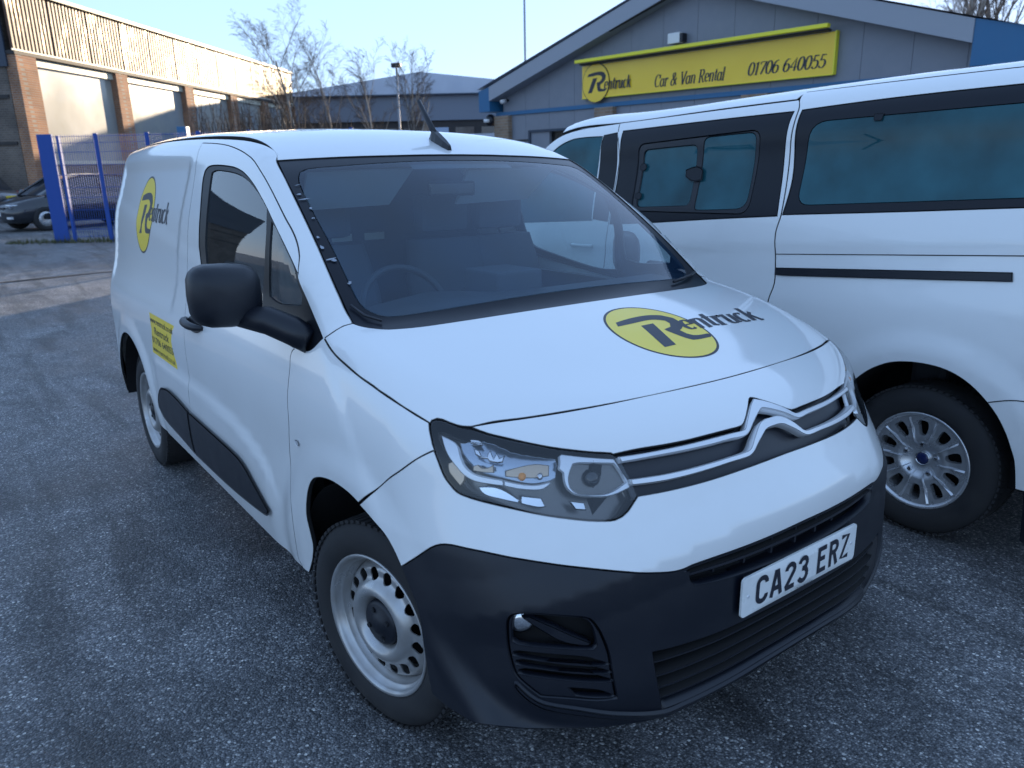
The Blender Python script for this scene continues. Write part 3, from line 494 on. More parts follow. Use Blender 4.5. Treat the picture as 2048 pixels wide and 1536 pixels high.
# ------------------------------------------------------------------ lettering drawn with a broad nib
def arc(cx, cy, rx, ry, a0, a1, n=14): return [(cx + rx * math.cos(R_(a0 + (a1 - a0) * i / n)), cy + ry * math.sin(R_(a0 + (a1 - a0) * i / n))) for i in range(n + 1)]
G = {
 'R': (.62, [[(.14, 0), (.14, .7)], [(.0, .7), (.3, .7)] + arc(.30, .53, .19, .17, 90, -90) + [(.14, .36)], [(.30, .36), (.50, .03), (.62, .02)], [(.0, 0), (.28, 0)]]),
 'C': (.62, [arc(.32, .35, .27, .35, 50, 310), [(.53, .68), (.53, .48)]]),
 'V': (.62, [[(.08, .7), (.30, 0)], [(.30, 0), (.54, .7)], [(0, .7), (.2, .7)], [(.44, .7), (.64, .7)]]),
 '&': (.70, [[(.62, .02), (.22, .45)] + arc(.28, .58, .12, .12, 200, -60) + [(.10, .28)] + arc(.22, .15, .17, .15, 150, 360) + [(.58, .42)]]),
 'a': (.48, [arc(.20, .22, .17, .22, 60, 330), [(.36, .46), (.36, .04), (.46, .02)]]),
 'e': (.44, [[(.05, .24), (.36, .26)] + arc(.22, .25, .17, .22, 5, 310)]),
 'n': (.50, [[(.0, .44), (.10, .46), (.10, 0)], [(.10, .34)] + arc(.25, .34, .14, .12, 170, 0) + [(.39, 0), (.48, .02)]]),
 't': (.32, [[(.14, .64), (.14, .06), (.28, .03)], [(.0, .46), (.28, .46)]]),
 'r': (.38, [[(.0, .44), (.10, .46), (.10, 0)], [(.10, .30), (.20, .42), (.32, .46), (.34, .38)], [(.0, 0), (.22, 0)]]),
 'u': (.50, [[(.0, .46), (.10, .46), (.10, .14)] + arc(.23, .14, .13, .13, 180, 330), [(.37, .46), (.37, .03), (.48, .02)]]),
 'c': (.42, [arc(.22, .23, .17, .23, 50, 310)]),
 'k': (.50, [[(.0, .7), (.10, .7), (.10, 0)], [(.12, .22), (.36, .46)], [(.22, .28), (.40, .0), (.5, .02)]]),
 'l': (.24, [[(.0, .7), (.10, .7), (.10, 0)], [(.0, 0), (.22, 0)]]),
 '0': (.52, [arc(.25, .35, .20, .35, 0, 360, 22)]),
 '1': (.36, [[(.04, .60), (.18, .70), (.18, 0)], [(.06, 0), (.30, 0)]]),
 '7': (.50, [[(.05, .56), (.07, .68), (.46, .68), (.20, 0)]]),
 '6': (.52, [[(.42, .66)] + arc(.36, .30, .30, .38, 100, 180) + [(.06, .2)], arc(.25, .21, .19, .21, 180, -180, 20)]),
 '4': (.52, [[(.36, 0), (.36, .70), (.04, .20), (.50, .20)]]),
 '5': (.50, [[(.42, .68), (.12, .68), (.10, .40)] + arc(.22, .22, .21, .21, 110, -150)]),
 ' ': (.30, []), }
PL = {  # plain number-plate letters
 'C': (.50, [[(.43, .56)] + arc(.25, .58, .18, .15, 0, 180, 10) + arc(.25, .22, .18, .15, 180, 360, 10) + [(.43, .24)]]),
 'A': (.50, [[(.05, .02), (.22, .76), (.28, .76), (.45, .02)], [(.12, .25), (.38, .25)]]),
 '2': (.50, [[(.07, .58)] + arc(.25, .57, .18, .16, 170, -20, 10) + [(.07, .09), (.07, .07), (.45, .07)]]),
 '3': (.50, [[(.07, .60)] + arc(.24, .58, .17, .15, 160, -90, 10) + [(.20, .43)], [(.20, .43)] + arc(.24, .24, .19, .18, 90, -160, 12)]),
 'E': (.50, [[(.08, .0), (.08, .79)], [(.08, .72), (.44, .72)], [(.08, .42), (.38, .42)], [(.08, .07), (.44, .07)]]),
 'R': (.50, [[(.08, .0), (.08, .79)], [(.08, .72), (.24, .72)] + arc(.25, .57, .17, .15, 90, -90, 10) + [(.08, .42)], [(.26, .42), (.43, .0)]]),
 'Z': (.50, [[(.06, .72), (.43, .72), (.07, .07), (.46, .07)]]),
 ' ': (.27, []), }
def lettering(text, fontd=G, thick=.10, thin=.030, shear=.22, adv=1.0):
    V = []; F = []; x = 0
    for ch in text:
        w, sts = fontd.get(ch, fontd[' '])
        for st in sts:
            p = np.array(st, float); d = np.gradient(p, axis=0) if len(p) > 2 else np.array([p[-1] - p[0]] * 2)
            L = np.linalg.norm(d, axis=1) + 1e-9; nrm = np.stack([-d[:, 1] / L, d[:, 0] / L], 1)
            wd = (thin + (thick - thin) * np.abs(d[:, 1] / L) ** 1.3) / 2; n0 = len(V)
            for i in range(len(p)):
                for s in (1, -1):
                    q = p[i] + s * nrm[i] * wd[i]; V.append((x + q[0] + shear * q[1], q[1]))
            for i in range(len(p) - 1): F.append((n0 + 2 * i, n0 + 2 * i + 1, n0 + 2 * i + 3, n0 + 2 * i + 2))
        x += w * adv
    return np.array(V), F, x
def font_text(s, shear=0.0):
    cu = bpy.data.curves.new('t', 'FONT'); cu.body = s; cu.size = 1.0; cu.shear = shear; cu.offset = .012; cu.resolution_u = 2
    o = bpy.data.objects.new('t', cu); col.objects.link(o); bpy.context.view_layer.update()
    me = bpy.data.meshes.new_from_object(o.evaluated_get(bpy.context.evaluated_depsgraph_get()))
    V = np.array([v.co[:2] for v in me.vertices]); F = [tuple(p.vertices) for p in me.polygons]
    bpy.data.objects.remove(o); bpy.data.curves.remove(cu); bpy.data.meshes.remove(me); return V, F
# the big R of the logo in ellipse units (x, y in -1..1, y up)
LOGO_STEM = [(-.47, .30), (-.12, .30), (-.32, -.74), (-.66, -.74)]
# ------------------------------------------------------------------ wheels
def tyre_mesh(R, w, rin, n=64):
    h = w / 2
    prof = [(rin, -h * .80), (rin + .012, -h * .93), (rin + .03, -h), (rin + (R - rin) * .55, -h * 1.04), (R - .030, -h * .96), (R - .010, -h * .84), (R - .002, -h * .70), (R, -h * .4),
            (R, 0), (R, h * .4), (R - .002, h * .70), (R - .010, h * .84), (R - .03, h), (rin + .03, h), (rin, h * .8)]
    V, F = lathe(prof, (0, 0, 0), n); return V, F
def tread(R, w, n=72):
    m = MB()
    for k in range(n):
        a = 2 * math.pi * k / n
        for s in (-1, 1):
            ang = [a, a + 2 * math.pi / n * .62]; V = []
            for aa, sk in zip(ang, (0, 0)):
                for rr in (R - .008, R + .0012):
                    for y in (s * w * .20, s * w * .45): V.append((rr * math.cos(aa + s * y * .6), y, rr * math.sin(aa + s * y * .6)))
            m.add(V, [(0, 1, 3, 2), (4, 6, 7, 5), (0, 4, 5, 1), (2, 3, 7, 6), (0, 2, 6, 4), (1, 5, 7, 3)])
    return m
def holes_disc(name, profile, r_out, r_in, holes, m, parent, h=.008, fl=.004):
    """disc facing -Y with real holes; profile(r) gives the depth along Y"""
    n = 72; cir = lambda r, c=(0, 0), k=n: np.array([(c[0] + r * math.cos(2 * math.pi * i / k), c[1] + r * math.sin(2 * math.pi * i / k)) for i in range(k)])
    loops = [cir(r_out)] + ([cir(r_in)[::-1]] if r_in else []) + [q[::-1] for q in holes]
    V2, F, idx = fill(loops, h)
    r = np.hypot(V2[:, 0], V2[:, 1]); V = np.stack([V2[:, 0], profile(r), V2[:, 1]], 1); Fs = []
    for t in F:
        a, b, c = V[t[0]], V[t[1]], V[t[2]]
        Fs.append(tuple(t) if np.cross(b - a, c - a)[1] < 0 else tuple(t[::-1]))
    V = list(V); i = 0
    for l in loops:
        k = len(l); b1 = len(V)
        for j in range(k): V.append(V[idx[i + j]].copy())
        b0 = len(V)
        for j in range(k): V.append(V[idx[i + j]] + np.array([0, fl, 0]))
        for j in range(k): Fs.append((b1 + j, b1 + (j + 1) % k, b0 + (j + 1) % k, b0 + j))
        i += k
    o = raw(name, V, Fs, m, parent, True); return o
def wheel_steel(parent, loc, steer=0.0, side=-1):
    w = bpy.data.objects.new('wheel', None); col.objects.link(w); w.parent = parent; w.location = loc
    w.rotation_euler = (0, random.uniform(0, 6), steer + (0 if side < 0 else math.pi))
    V, F = tyre_mesh(.326, .205, .214); raw('tyre', V, F, M['tyre'], w, True).data; 
    tread(.326, .205).out('tread', M['tyre'], w)['kind'] = 'stuff'
    # rim: bead lip and barrel
    prof = [(.208, .085), (.200, .04), (.196, -.02), (.203, -.052), (.206, -.070), (.212, -.080), (.219, -.086), (.224, -.094), (.221, -.099), (.214, -.096), (.208, -.088), (.207, -.074), (.200, -.071), (.197, -.066), (.196, -.050), (.190, -.046), (.188, -.015), (.188, .06)]
    V, F = lathe(prof, (0, 0, 0), 72); raw('rim', V, F, M['steel'], w, True)
    dz = spl([0, .066, .076, .092, .110, .126, .140, .172, .188], [-.048, -.048, -.068, -.090, -.093, -.082, -.066, -.058, -.030])
    hs = []
    for k in range(16):
        a = 2 * math.pi * (k + .5) / 16; c = (.1525 * math.cos(a), .1525 * math.sin(a))
        hs.append(np.array([(c[0] + .0192 * math.cos(q), c[1] + .0192 * math.sin(q)) for q in np.linspace(0, 2 * math.pi, 15)[:-1]]))
    holes_disc('wheel_disc', dz, .188, .050, hs, M['steel'], w)
    V, F = lathe([(.000, -.092), (.028, -.091), (.032, -.086), (.060, -.084), (.068, -.079), (.072, -.070), (.073, .03)], (0, 0, 0), 40); raw('hub_cap', V, F, M['trim'], w, True)
    for k in range(4):
        a = math.pi / 2 * k + .4; V, F = lathe([(.0, -.092), (.008, -.091), (.010, -.078)], (.046 * math.cos(a), 0, .046 * math.sin(a)), 8); raw('wheel_bolt', V, F, M['gloss'], w)
    V, F = lathe([(.0, .03), (.186, .03), (.186, .05)], (0, 0, 0), 32); raw('brake_backing', V, F, M['void'], w)
    return w
def wheel_alloy(parent, loc, side=-1):
    w = bpy.data.objects.new('wheel', None); col.objects.link(w); w.parent = parent; w.location = loc
    w.rotation_euler = (0, 0, 0 if side < 0 else math.pi)
    V, F = tyre_mesh(.343, .215, .216); raw('tyre', V, F, M['tyre'], w, True)
    tread(.343, .215).out('tread', M['tyre'], w)['kind'] = 'stuff'
    prof = [(.208, .09), (.198, .03), (.196, -.04), (.205, -.072), (.214, -.080), (.222, -.086), (.225, -.095), (.221, -.101), (.214, -.098), (.204, -.086), (.194, -.05), (.190, .0), (.190, .07)]
    V, F = lathe(prof, (0, 0, 0), 72); raw('rim', V, F, M['alloy'], w, True)
    hs = []
    for k in range(10):
        a = 2 * math.pi * (k + .5) / 10; q = []
        for rr, wd in ((.116, .007), (.121, .014), (.134, .018), (.155, .0225), (.174, .0235), (.184, .019), (.187, .009)): q.append((rr, wd))
        poly = [(r_, s_) for r_, s_ in q] + [(r_, -s_) for r_, s_ in q[::-1]]
        hs.append(np.array([(r_ * math.cos(a) - s_ * math.sin(a), r_ * math.sin(a) + s_ * math.cos(a)) for r_, s_ in poly]))
    def dz(r): return -.070 - .018 * np.exp(-((r - .20) / .05) ** 2) + .030 * np.exp(-(r / .075) ** 2) - .016 * np.exp(-((r - .10) / .03) ** 2)
    holes_disc('spoked_face', dz, .206, .028, hs, M['alloy'], w, h=.010, fl=.028)
    for k in range(10):   # raised ridge on every second spoke pair
        a = 2 * math.pi * k / 10; ca, sa = math.cos(a), math.sin(a); V = []
        for r_, wd, d_ in ((.055, .002, .0), (.09, .004, -.012), (.15, .007, -.010), (.200, .011, -.004)):
            y = float(dz(np.array(r_)))
            for s_, e in ((-wd, .002), (0, d_ - .002), (wd, .002)): V.append((r_ * ca - s_ * sa, y + e, r_ * sa + s_ * ca))
        F = [f for i in range(3) for f in ((3 * i, 3 * i + 3, 3 * i + 4, 3 * i + 1), (3 * i + 1, 3 * i + 4, 3 * i + 5, 3 * i + 2))]
        raw('spoke_ridge', V, F, M['alloy'], w)
    for k in range(5):
        a = 2 * math.pi * k / 5 + .3; c = (.070 * math.cos(a), 0, .070 * math.sin(a))
        V, F = lathe([(.0, -.078), (.009, -.077), (.0125, -.070), (.0125, -.03)], c, 6); raw('wheel_nut', V, F, M['chrome'], w)
    V, F = lathe([(.0, -.056), (.022, -.055), (.028, -.050)], (0, 0, 0), 28); raw('centre_cap', V, F, mat('deep blue badge', (.01, .02, .09), .25, coat=.5), w, True)
    V, F = lathe([(.027, -.052), (.030, -.056), (.033, -.052), (.033, -.03)], (0, 0, 0), 28); raw('cap_ring', V, F, M['chrome'], w, True)
    V, F = lathe([(.0, .02), (.19, .02), (.19, .05)], (0, 0, 0), 32); raw('brake_backing', V, F, M['void'], w)
    return w
def arch_liner(parent, cx, cz, y0, y1, r=.405):
    V = []; F = []; n = 22
    for i in range(n + 1):
        a = math.pi * (.0 + 1.0 * i / n)
        for y in (y0, y1): V.append((cx + r * math.cos(a), y, cz + r * math.sin(a)))
    for i in range(n): F.append((2 * i, 2 * i + 1, 2 * i + 3, 2 * i + 2))
    b = len(V); V.append((cx, y1, cz)); F += [(2 * i + 1, b, 2 * i + 3) for i in range(n)]
    raw('wheel_arch_liner', V, F, M['void'], parent)
# ------------------------------------------------------------------ decals
def decal(name, mp, org, ax, ay, V, F, m, parent, off=.0012):
    """flat print laid on a curved body: 2D shape in the axes ax, ay (in the map's plane) from org"""
    V = np.asarray(V, float); uv = np.asarray(org) + V[:, :1] * np.asarray(ax) + V[:, 1:2] * np.asarray(ay)
    A = mp.lift(uv); n = grad(mp.f, A); A = A + n * off; Fs = []
    for k, f in enumerate(F):
        a, b, c = A[f[0]], A[f[1]], A[f[2]]
        Fs.append(tuple(f) if np.cross(b - a, c - a) @ n[f[0]] > 0 else tuple(f)[::-1])
    return raw(name, A, Fs, m, parent, True)
def ellipse(r=1.0, n=56): return np.array([(r * math.cos(2 * math.pi * i / n), r * math.sin(2 * math.pi * i / n)) for i in range(n)])
_c = (.25, .075); LFLAG = np.array([((p[1] - _c[1]) / .176, -(p[0] - _c[0]) / .187) for p in O['flag']]); LSTEM = np.array([((p[1] - _c[1]) / .176, -(p[0] - _c[0]) / .187) for p in O['stem']])
if area2(LFLAG) < 0: LFLAG = LFLAG[::-1]
if area2(LSTEM) < 0: LSTEM = LSTEM[::-1]
LFLAG = smoothloop(LFLAG, .12, 30)
def logo(mp, org, ax, ay, a, b, parent, tx=.58, ts=.74, drop=-.15):
    ax = np.asarray(ax, float); ay = np.asarray(ay, float)
    V2, F, _ = fill([ellipse(1.0)], .12); decal('logo_rim', mp, org, ax * a, ay * b, V2, F, M['ink'], parent, .0004)
    V2, F, _ = fill([ellipse(.955)], .12); decal('logo_disc', mp, org, ax * a, ay * b, V2, F, M['yellow'], parent, .0008)
    for q, L in (('logo_flag', LFLAG), ('logo_stem', LSTEM)):
        V2, F, _ = fill([L], .10); decal(q, mp, org, ax * a, ay * b, V2, F, M['ink'], parent, .0012)
    V, F, w = lettering('entruck', thick=.165, thin=.045); V = V * ts; V = V + [tx, drop]
    decal('lettering', mp, org, ax * a, ay * b, V, F, M['ink'], parent, .0015)
# ------------------------------------------------------------------ the small van
fS = build_small(BV)
mS, mT, mC, mR, mF = Map('side', fS), Map('top', fS), Map('cyl', fS), Map('rear', fS), Map('frt', fS)
van = thing('panel_van', 'small white panel van with black bumper, steel wheels and yellow disc logos, nearest the camera', 'van')
W_ = M['white']; o_ = O
arch = o_['arch_f']; a_split = 4          # arch[4] is where the bumper seam meets the arch
# bonnet
hf = P3((.420, -.766, 1.03), (.440, -.715, 1.033), (.470, -.640, 1.037), (.500, -.540, 1.04), (.528, -.420, 1.045), (.548, -.290, 1.05), (.560, -.150, 1.05), (.565, 0, 1.05))
wsb = P3((-.18, -.776, 1.199), (-.150, -.758, 1.19), (-.120, -.735, 1.187), (-.092, -.707, 1.185), (-.060, -.62, 1.185), (-.040, -.48, 1.188), (-.030, -.34, 1.191), (-.024, -.17, 1.194), (-.022, 0, 1.195))
hoodR = hf[::-1] + P3(*o_['headlight'][0:7])[::-1] + P3(*o_['seam_hoodside'])[::-1][1:] + P3(*o_['cowl_c'])[1:] + wsb[1:]
bonnet = panel('bonnet', mT, hoodR + mir(hoodR[:-1])[0:-1], W_, van, h=.03, gap=.0010)
# front panel between bonnet seam and upper grille
gt = P3((.6445, -.505, .965), (.660, -.440, .967), (.679, -.370, .967), (.695, -.295, .968), (.706, -.215, .970), (.713, -.150, .971), (.716, -.112, .972), (.709, -.092, .978), (.693, -.062, .992), (.672, -.028, 1.006), (.660, -.010, 1.013), (.657, 0, 1.015))
fpR = [hf[-1]] + hf[::-1][1:] + P3(*o_['headlight'][8:15]) + gt
panel('front_panel', mF, fpR + mir(fpR[1:-1]), W_, van, h=.025)
# bumper, painted part
hl = P3(*o_['headlight'])
gb = P3((.706, -.482, .869), (.724, -.420, .870), (.741, -.350, .872), (.756, -.270, .875), (.766, -.185, .879), (.772, -.100, .882), (.774, 0, .884))
bt = P3(*o_['black_top'])
bt = bt[:15] + P3((.822, -.330, .710), (.838, -.220, .712), (.846, -.110, .714), (.849, 0, .716))
bpR = gb[::-1] + hl[19:37] + P3(*o_['seam_bf']) + P3(*arch[:4])[::-1] + bt[1:]
bumper = panel('painted_bumper', mC, bpR + mir(bpR[1:-1]), W_, van, h=.022)
# bumper, black part with openings
slotR = bt[13:] ; sb = P3((.812, -.406, .690), (.814, -.408, .672), (.819, -.396, .653), (.826, -.366, .648), (.836, -.295, .643), (.844, -.215, .640), (.850, -.130, .637), (.853, 0, .634))
slot_o = [q - np.array([0, 0, .008]) for q in slotR][::-1] + sb; slot_full = slot_o + mir(slot_o[1:-1])
lgt = P3((.798, -.511, .503), (.810, -.470, .501), (.824, -.40, .500), (.838, -.31, .499), (.847, -.22, .501), (.852, -.12, .503), (.855, 0, .503))
lgb = P3((.799, -.468, .322), (.818, -.41, .332), (.838, -.335, .346), (.855, -.235, .361), (.864, -.14, .372), (.867, 0, .377))
lg_o = lgt[::-1] + P3((.80, -.50, .44), (.80, -.485, .38)) + lgb; lg_full = lg_o + mir(lg_o[1:-1])
fogf = P3(*o_['fog_frame'])
bot = P3((.392, -.905, .58), (.405, -.90, .50), (.41, -.898, .42), (.415, -.895, .352), (.50, -.89, .350), (.560, -.880, .356), (.61, -.865, .360), (.66, -.78, .336), (.70, -.70, .318), (.74, -.60, .298), (.785, -.446, .279), (.806, -.40, .295), (.831, -.333, .318), (.850, -.235, .335), (.862, -.135, .350), (.867, 0, .358))
kbR = bt[::-1] + [np.array((.360, -.912, .63))] + bot
lower = panel('lower_bumper', mC, kbR + mir(kbR[1:-1]), M['trim'], van, holes=[slot_full, lg_full, fogf, mir(fogf)], h=.018, fl=.03)
# soffit under the bumper
V = []; F = []; qs = bot[6:] + mir(bot[6:-1])
for p in qs: V += [tuple(p + [-.01, 0, 0]), (p[0] - .16, p[1] * .86, p[2] - .02)]
for i in range(len(qs) - 1): F.append((2 * i, 2 * i + 1, 2 * i + 3, 2 * i + 2))
raw('undertray_lip', V, F, M['void'], van)
# hollows behind the openings
def back(name, ol, off, m=M['void'], h=.03): return panel(name, mC, ol, m, van, h=h, gap=-.012, r=.002, fl=-.03 if off < -.03 else .0, off=off)
back('duct', slot_full, -.055); back('duct', lg_full, -.055)
# slats of the lower grille: between its top and bottom edges
def edge_at(top, bot_, t):
    ty = np.array([(p[1], p[2]) for p in top]); by = np.array([(p[1], p[2]) for p in bot_]); ys = np.linspace(-.50 + .03 * t, 0, 14)
    zt = np.interp(ys, ty[:, 0], ty[:, 1]); zb = np.interp(ys, by[:, 0], by[:, 1]); return ys, zt + (zb - zt) * t
def strip(name, ys, z0, z1, m, off, fl, h=.02, r=.002):
    x = np.full(len(ys), .84) - .5 * ys ** 2
    a = [np.array((xx, y, z)) for xx, y, z in zip(x, ys, z0)]; b = [np.array((xx, y, z)) for xx, y, z in zip(x, ys, z1)]
    half = a[::-1] + b; return panel(name, mC, half + mir(half[1:-1]), m, van, h=h, gap=0, r=r, fl=fl, off=off, dark_flange=True)
for t in (.17, .40, .62, .84):
    ys, z = edge_at(lgt, lgb, t); strip('grille_slat', ys, z, z - .007, M['grille'], -.012, .045)
for y in np.linspace(-.42, .42, 9):
    x = float(.835 - .5 * y * y); MB().box((x - .035, y - .003, .33), (x - .012, y + .003, .50)).out('grille_rib', M['grille'], van)
ys = np.linspace(-.40, 0, 12); strip('grille_slat', ys, .683 - .0 * ys + .01 * (1 + ys / .4) * .2, .673 + .002 * (1 + ys / .4), M['grille'], -.008, .04)
for y in (-.30, -.20, -.10, 0.0, .10, .20, .30):
    x = float(.835 - .35 * y * y); MB().box((x - .03, y - .0035, .645), (x - .006, y + .0035, .708)).out('grille_rib', M['grille'], van)
# bright sill line that runs from the chin round to the fog lamp
lt = P3(*o_['lip_top']); lb = P3(*o_['lip_bot2'])
half = P3((.867, 0, .374), (.864, -.14, .369), (.855, -.235, .358), (.838, -.335, .343), (.818, -.41, .329), (.799, -.462, .318)) + lt[::-1][2:] + lb[:6] + P3((.785, -.46, .292), (.806, -.40, .308), (.831, -.333, .328), (.850, -.235, .343), (.862, -.135, .356), (.867, 0, .362))
panel('chin_strip', mC, half + mir(half[1:-1]), M['trim'], van, h=.015, gap=0, r=.006, fl=.02, off=.010)
# fog lamp housings
for mirr in (False, True):
    fo = P3(*o_['fog_open']); s1 = P3(*o_['fslot1']); s4 = P3(*o_['fslot4'])
    s2 = [q + [.003, .006, -.0225] for q in s1]; s3 = [q + [.006, .012, -.046] for q in s1]
    panel('fog_lamp_surround', mC, fogf, M['trim'], van, holes=[fo, s1, s2, s3, s4], h=.014, gap=.002, fl=.02, off=-.004, mirror=mirr)
    panel('fog_lamp_duct', mC, fogf, M['void'], van, h=.03, gap=-.004, fl=-.02, off=-.050, mirror=mirr)
    w = P3((.735, -.650, .545), (.735, -.652, .537), (.69, -.735, .552), (.645, -.79, .610), (.650, -.785, .620))
    panel('fog_lamp_vane', mC, P3((.640, -.790, .626), (.655, -.775, .628), (.740, -.652, .548), (.735, -.660, .541), (.700, -.72, .560)), M['trim'], van, h=.015, gap=0, r=.003, fl=.02, off=-.012, mirror=mirr)
    V, F = lathe([(0, -.012), (.018, -.010), (.030, -.004), (.034, .004), (.034, .03)], (0, 0, 0), 28)
    Rm = Matrix.Rotation(R_(60), 3, 'Z'); V = [np.array(Rm @ Vector(v)) + (.622, -.772, .603) for v in V]
    if mirr: V = [v * [1, -1, 1] for v in V]; F = [f[::-1] for f in F]
    raw('fog_lamp', V, F, M['chrome'], van, True)
# upper grille: dark trough, two silver strips with chevrons
gtr = hl[15:20]
gz = gt + []; gr_half = gt[::-1] + hl[15:20] + gb; gfull = gr_half + mir(gr_half[1:-1])
panel('upper_grille', mF, gfull, M['grille'], van, h=.02, gap=-.004, r=.002, fl=.0, off=-.034)
c1 = P3((.665, 0, 1.0105), (.668, -.006, 1.009), (.681, -.034, 1.0), (.710, -.085, .978), (.722, -.107, .964), (.724, -.119, .961), (.720, -.165, .9615), (.712, -.230, .960), (.699, -.312, .958), (.674, -.420, .956), (.648, -.496, .954),
        (.656, -.494, .943), (.679, -.424, .946), (.706, -.318, .948), (.720, -.238, .949), (.727, -.173, .950), (.733, -.122, .949), (.730, -.102, .954), (.718, -.072, .968), (.707, -.040, .981), (.698, -.014, .989), (.694, 0, .991))
c2 = P3((.721, 0, .9715), (.719, -.030, .969), (.726, -.056, .962), (.740, -.090, .941), (.750, -.116, .920), (.752, -.132, .9155), (.747, -.193, .913), (.739, -.258, .910), (.725, -.337, .907), (.707, -.408, .905), (.681, -.486, .905),
        (.688, -.486, .893), (.713, -.414, .892), (.731, -.342, .894), (.745, -.263, .898), (.752, -.199, .901), (.758, -.134, .903), (.756, -.111, .910), (.749, -.087, .925), (.743, -.060, .940), (.737, -.036, .9505), (.737, 0, .954))
for c in (c1, c2): panel('chevron_strip', mF, c + mir(c[1:-1]), M['satin'], van, h=.012, gap=-.001, r=.0025, fl=.026, off=.004)
# headlamps
for mirr in (False, True):
    hh = hl[:]
    panel('headlamp_lens', mC, hh, M['lens'], van, h=.02, gap=.0008, r=.002, fl=.006, mirror=mirr)
    panel('headlamp_shell', mC, hh, M['lampback'], van, holes=[[q for q in hl[0:0]]][1:], h=.03, gap=.001, r=.002, fl=-.02, off=-.075, mirror=mirr)
    def inner(name, key, m, off, fl=.012, holes=(), h=.014, gap=0.0): return panel(name, mC, P3(*o_[key]), m, van, holes=holes, h=h, gap=gap, r=.002, fl=fl, off=off, mirror=mirr)
    bc = mC.fwd(np.array([np.mean(o_['bowl'], 0)]))[0]
    panel('reflector_bowl', mC, P3(*o_['bowl']), M['bowl'], van, h=.012, gap=.0, r=.001, fl=.0, mirror=mirr,
          off=lambda uv: -.020 - .05 * np.clip(1 - ((uv[:, 0] - bc[0]) / .16) ** 2 - ((uv[:, 1] - bc[1]) / .075) ** 2, 0, 1) + .0045 * np.abs(np.sin(uv[:, 0] * 120)) * np.clip((uv[:, 1] - bc[1]) / .03, -.25, 1))
    inner('reflector_teeth', 'teeth', M['chrome'], -.016, h=.01); inner('reflector_teeth', 'teeth2', M['chrome'], -.016, h=.01); inner('bulb_shroud', 'topbar', M['tan'], -.024, h=.01); inner('reflector_cup', 'cup', M['tan'], -.018, h=.01); inner('corner_reflector', 'low4', M['tan'], -.020, h=.01)
    inner('daytime_strip', 'drl', M['satin'], -.010); inner('daytime_strip', 'drl2', M['satin'], -.010)
    inner('lamp_ring', 'ring_o', M['satin'], -.010, holes=[P3(*o_['ring_i'])])
    rc = mC.fwd(np.array([np.mean(o_['ring_i'], 0)]))[0]
    panel('dipped_reflector', mC, P3(*o_['ring_i']), M['lampback'], van, h=.012, gap=-.002, r=.001, fl=0, mirror=mirr, off=lambda uv: -.020 - .030 * np.exp(-((uv[:, 0] - rc[0]) / .040) ** 2 - ((uv[:, 1] - rc[1]) / .030) ** 2))
    lc = mC.lift(np.array([rc]))[0]; ln = grad(fS, lc[None])[0]; Vb, Fb = lathe([(0, -.012), (.012, -.009), (.020, 0), (.024, .012)], (0, 0, 0), 18); Rq = np.array(Matrix.Rotation(R_(50), 3, 'Z')); Vb = [Rq @ np.array(v) + lc - ln * .032 for v in Vb]
    if mirr: Vb = [v * [1, -1, 1] for v in Vb]; Fb = [f[::-1] for f in Fb]
    raw('projector_lens', Vb, Fb, M['gloss'], van, True)
    for q in ('low1', 'low2', 'low3'): inner('lamp_facet', q, M['chrome'], -.018, h=.01)
    for i, (mm, rad) in enumerate(((M['amber'], .010), (M['chrome'], .009))):
        c = np.array(o_['bulb'][i]); n = grad(fS, c[None])[0]; c = c - n * .030
        V, F = lathe([(0, -.018), (rad * .7, -.014), (rad, -.004), (rad, .015)], (0, 0, 0), 14); Rm = np.array(Matrix.Rotation(R_(50), 3, 'Z'))
        V = [Rm @ np.array(v) + c for v in V]
        if mirr: V = [v * [1, -1, 1] for v in V]; F = [f[::-1] for f in F]
        raw('bulb', V, F, mm, van, True)
# sides
seam_fd = P3(*o_['seam_fd']); hs = P3(*o_['seam_hoodside']); tri = P3(*o_['tri_bot']); top = P3(*o_['seam_top']); te = P3(*o_['tri_edge'])
sill = P3((-.366, -.90, .343), (-.55, -.90, .340), (-.96, -.90, .342), (-1.49, -.90, .346), (-1.81, -.90, .348), (-2.235, -.90, .350))
def fen_outline():
    return hs + hl[::-1][0:3] + P3(*o_['seam_bf']) + P3(*arch[5:14]) + [sill[0]] + P3((-.405, -.90, .342)) + seam_fd[::-1][1:] + tri[::-1][1:-1]
dr = P3(*o_['doorrear'])
dr = P3((-1.753, -.70, 1.765), (-1.735, -.745, 1.66), (-1.705, -.79, 1.52), (-1.675, -.83, 1.35), (-1.640, -.87, 1.15), (-1.600, -.905, 1.0), (-1.575, -.92, .80), (-1.580, -.92, .60), (-1.60, -.91, .43), (-1.61, -.90, .346))
ss = [q for q in sill[1:] if q[0] > -1.55]
door_o = top + te[:1] + te[1:] + tri[1:] + seam_fd[1:-1] + P3((-.412, -.90, .344)) + ss + dr[::-1][:-1]
win_o = P3(*o_['win_rear_top']) + te + tri[1:] + P3(*o_['belt'])[1:-1]
wr = P3(*o_['win_rear_top']); wsd = P3(*o_['ws_side'])
roof_e = P3((-.905, -.690, 1.675), (-.96, -.672, 1.705), (-1.10, -.66, 1.735), (-1.4, -.66, 1.76), (-2.0, -.665, 1.785), (-2.7, -.665, 1.79), (-3.2, -.655, 1.77), (-3.38, -.63, 1.74))
archr = [np.array((-2.785 + .455 * math.cos(a), -.92, .335 + .445 * math.sin(a))) for a in np.linspace(R_(4), R_(176), 15)]
mS_x = lambda x, z: mS.lift(mS.fwd(np.array([[x, -.9, z]])))[0]
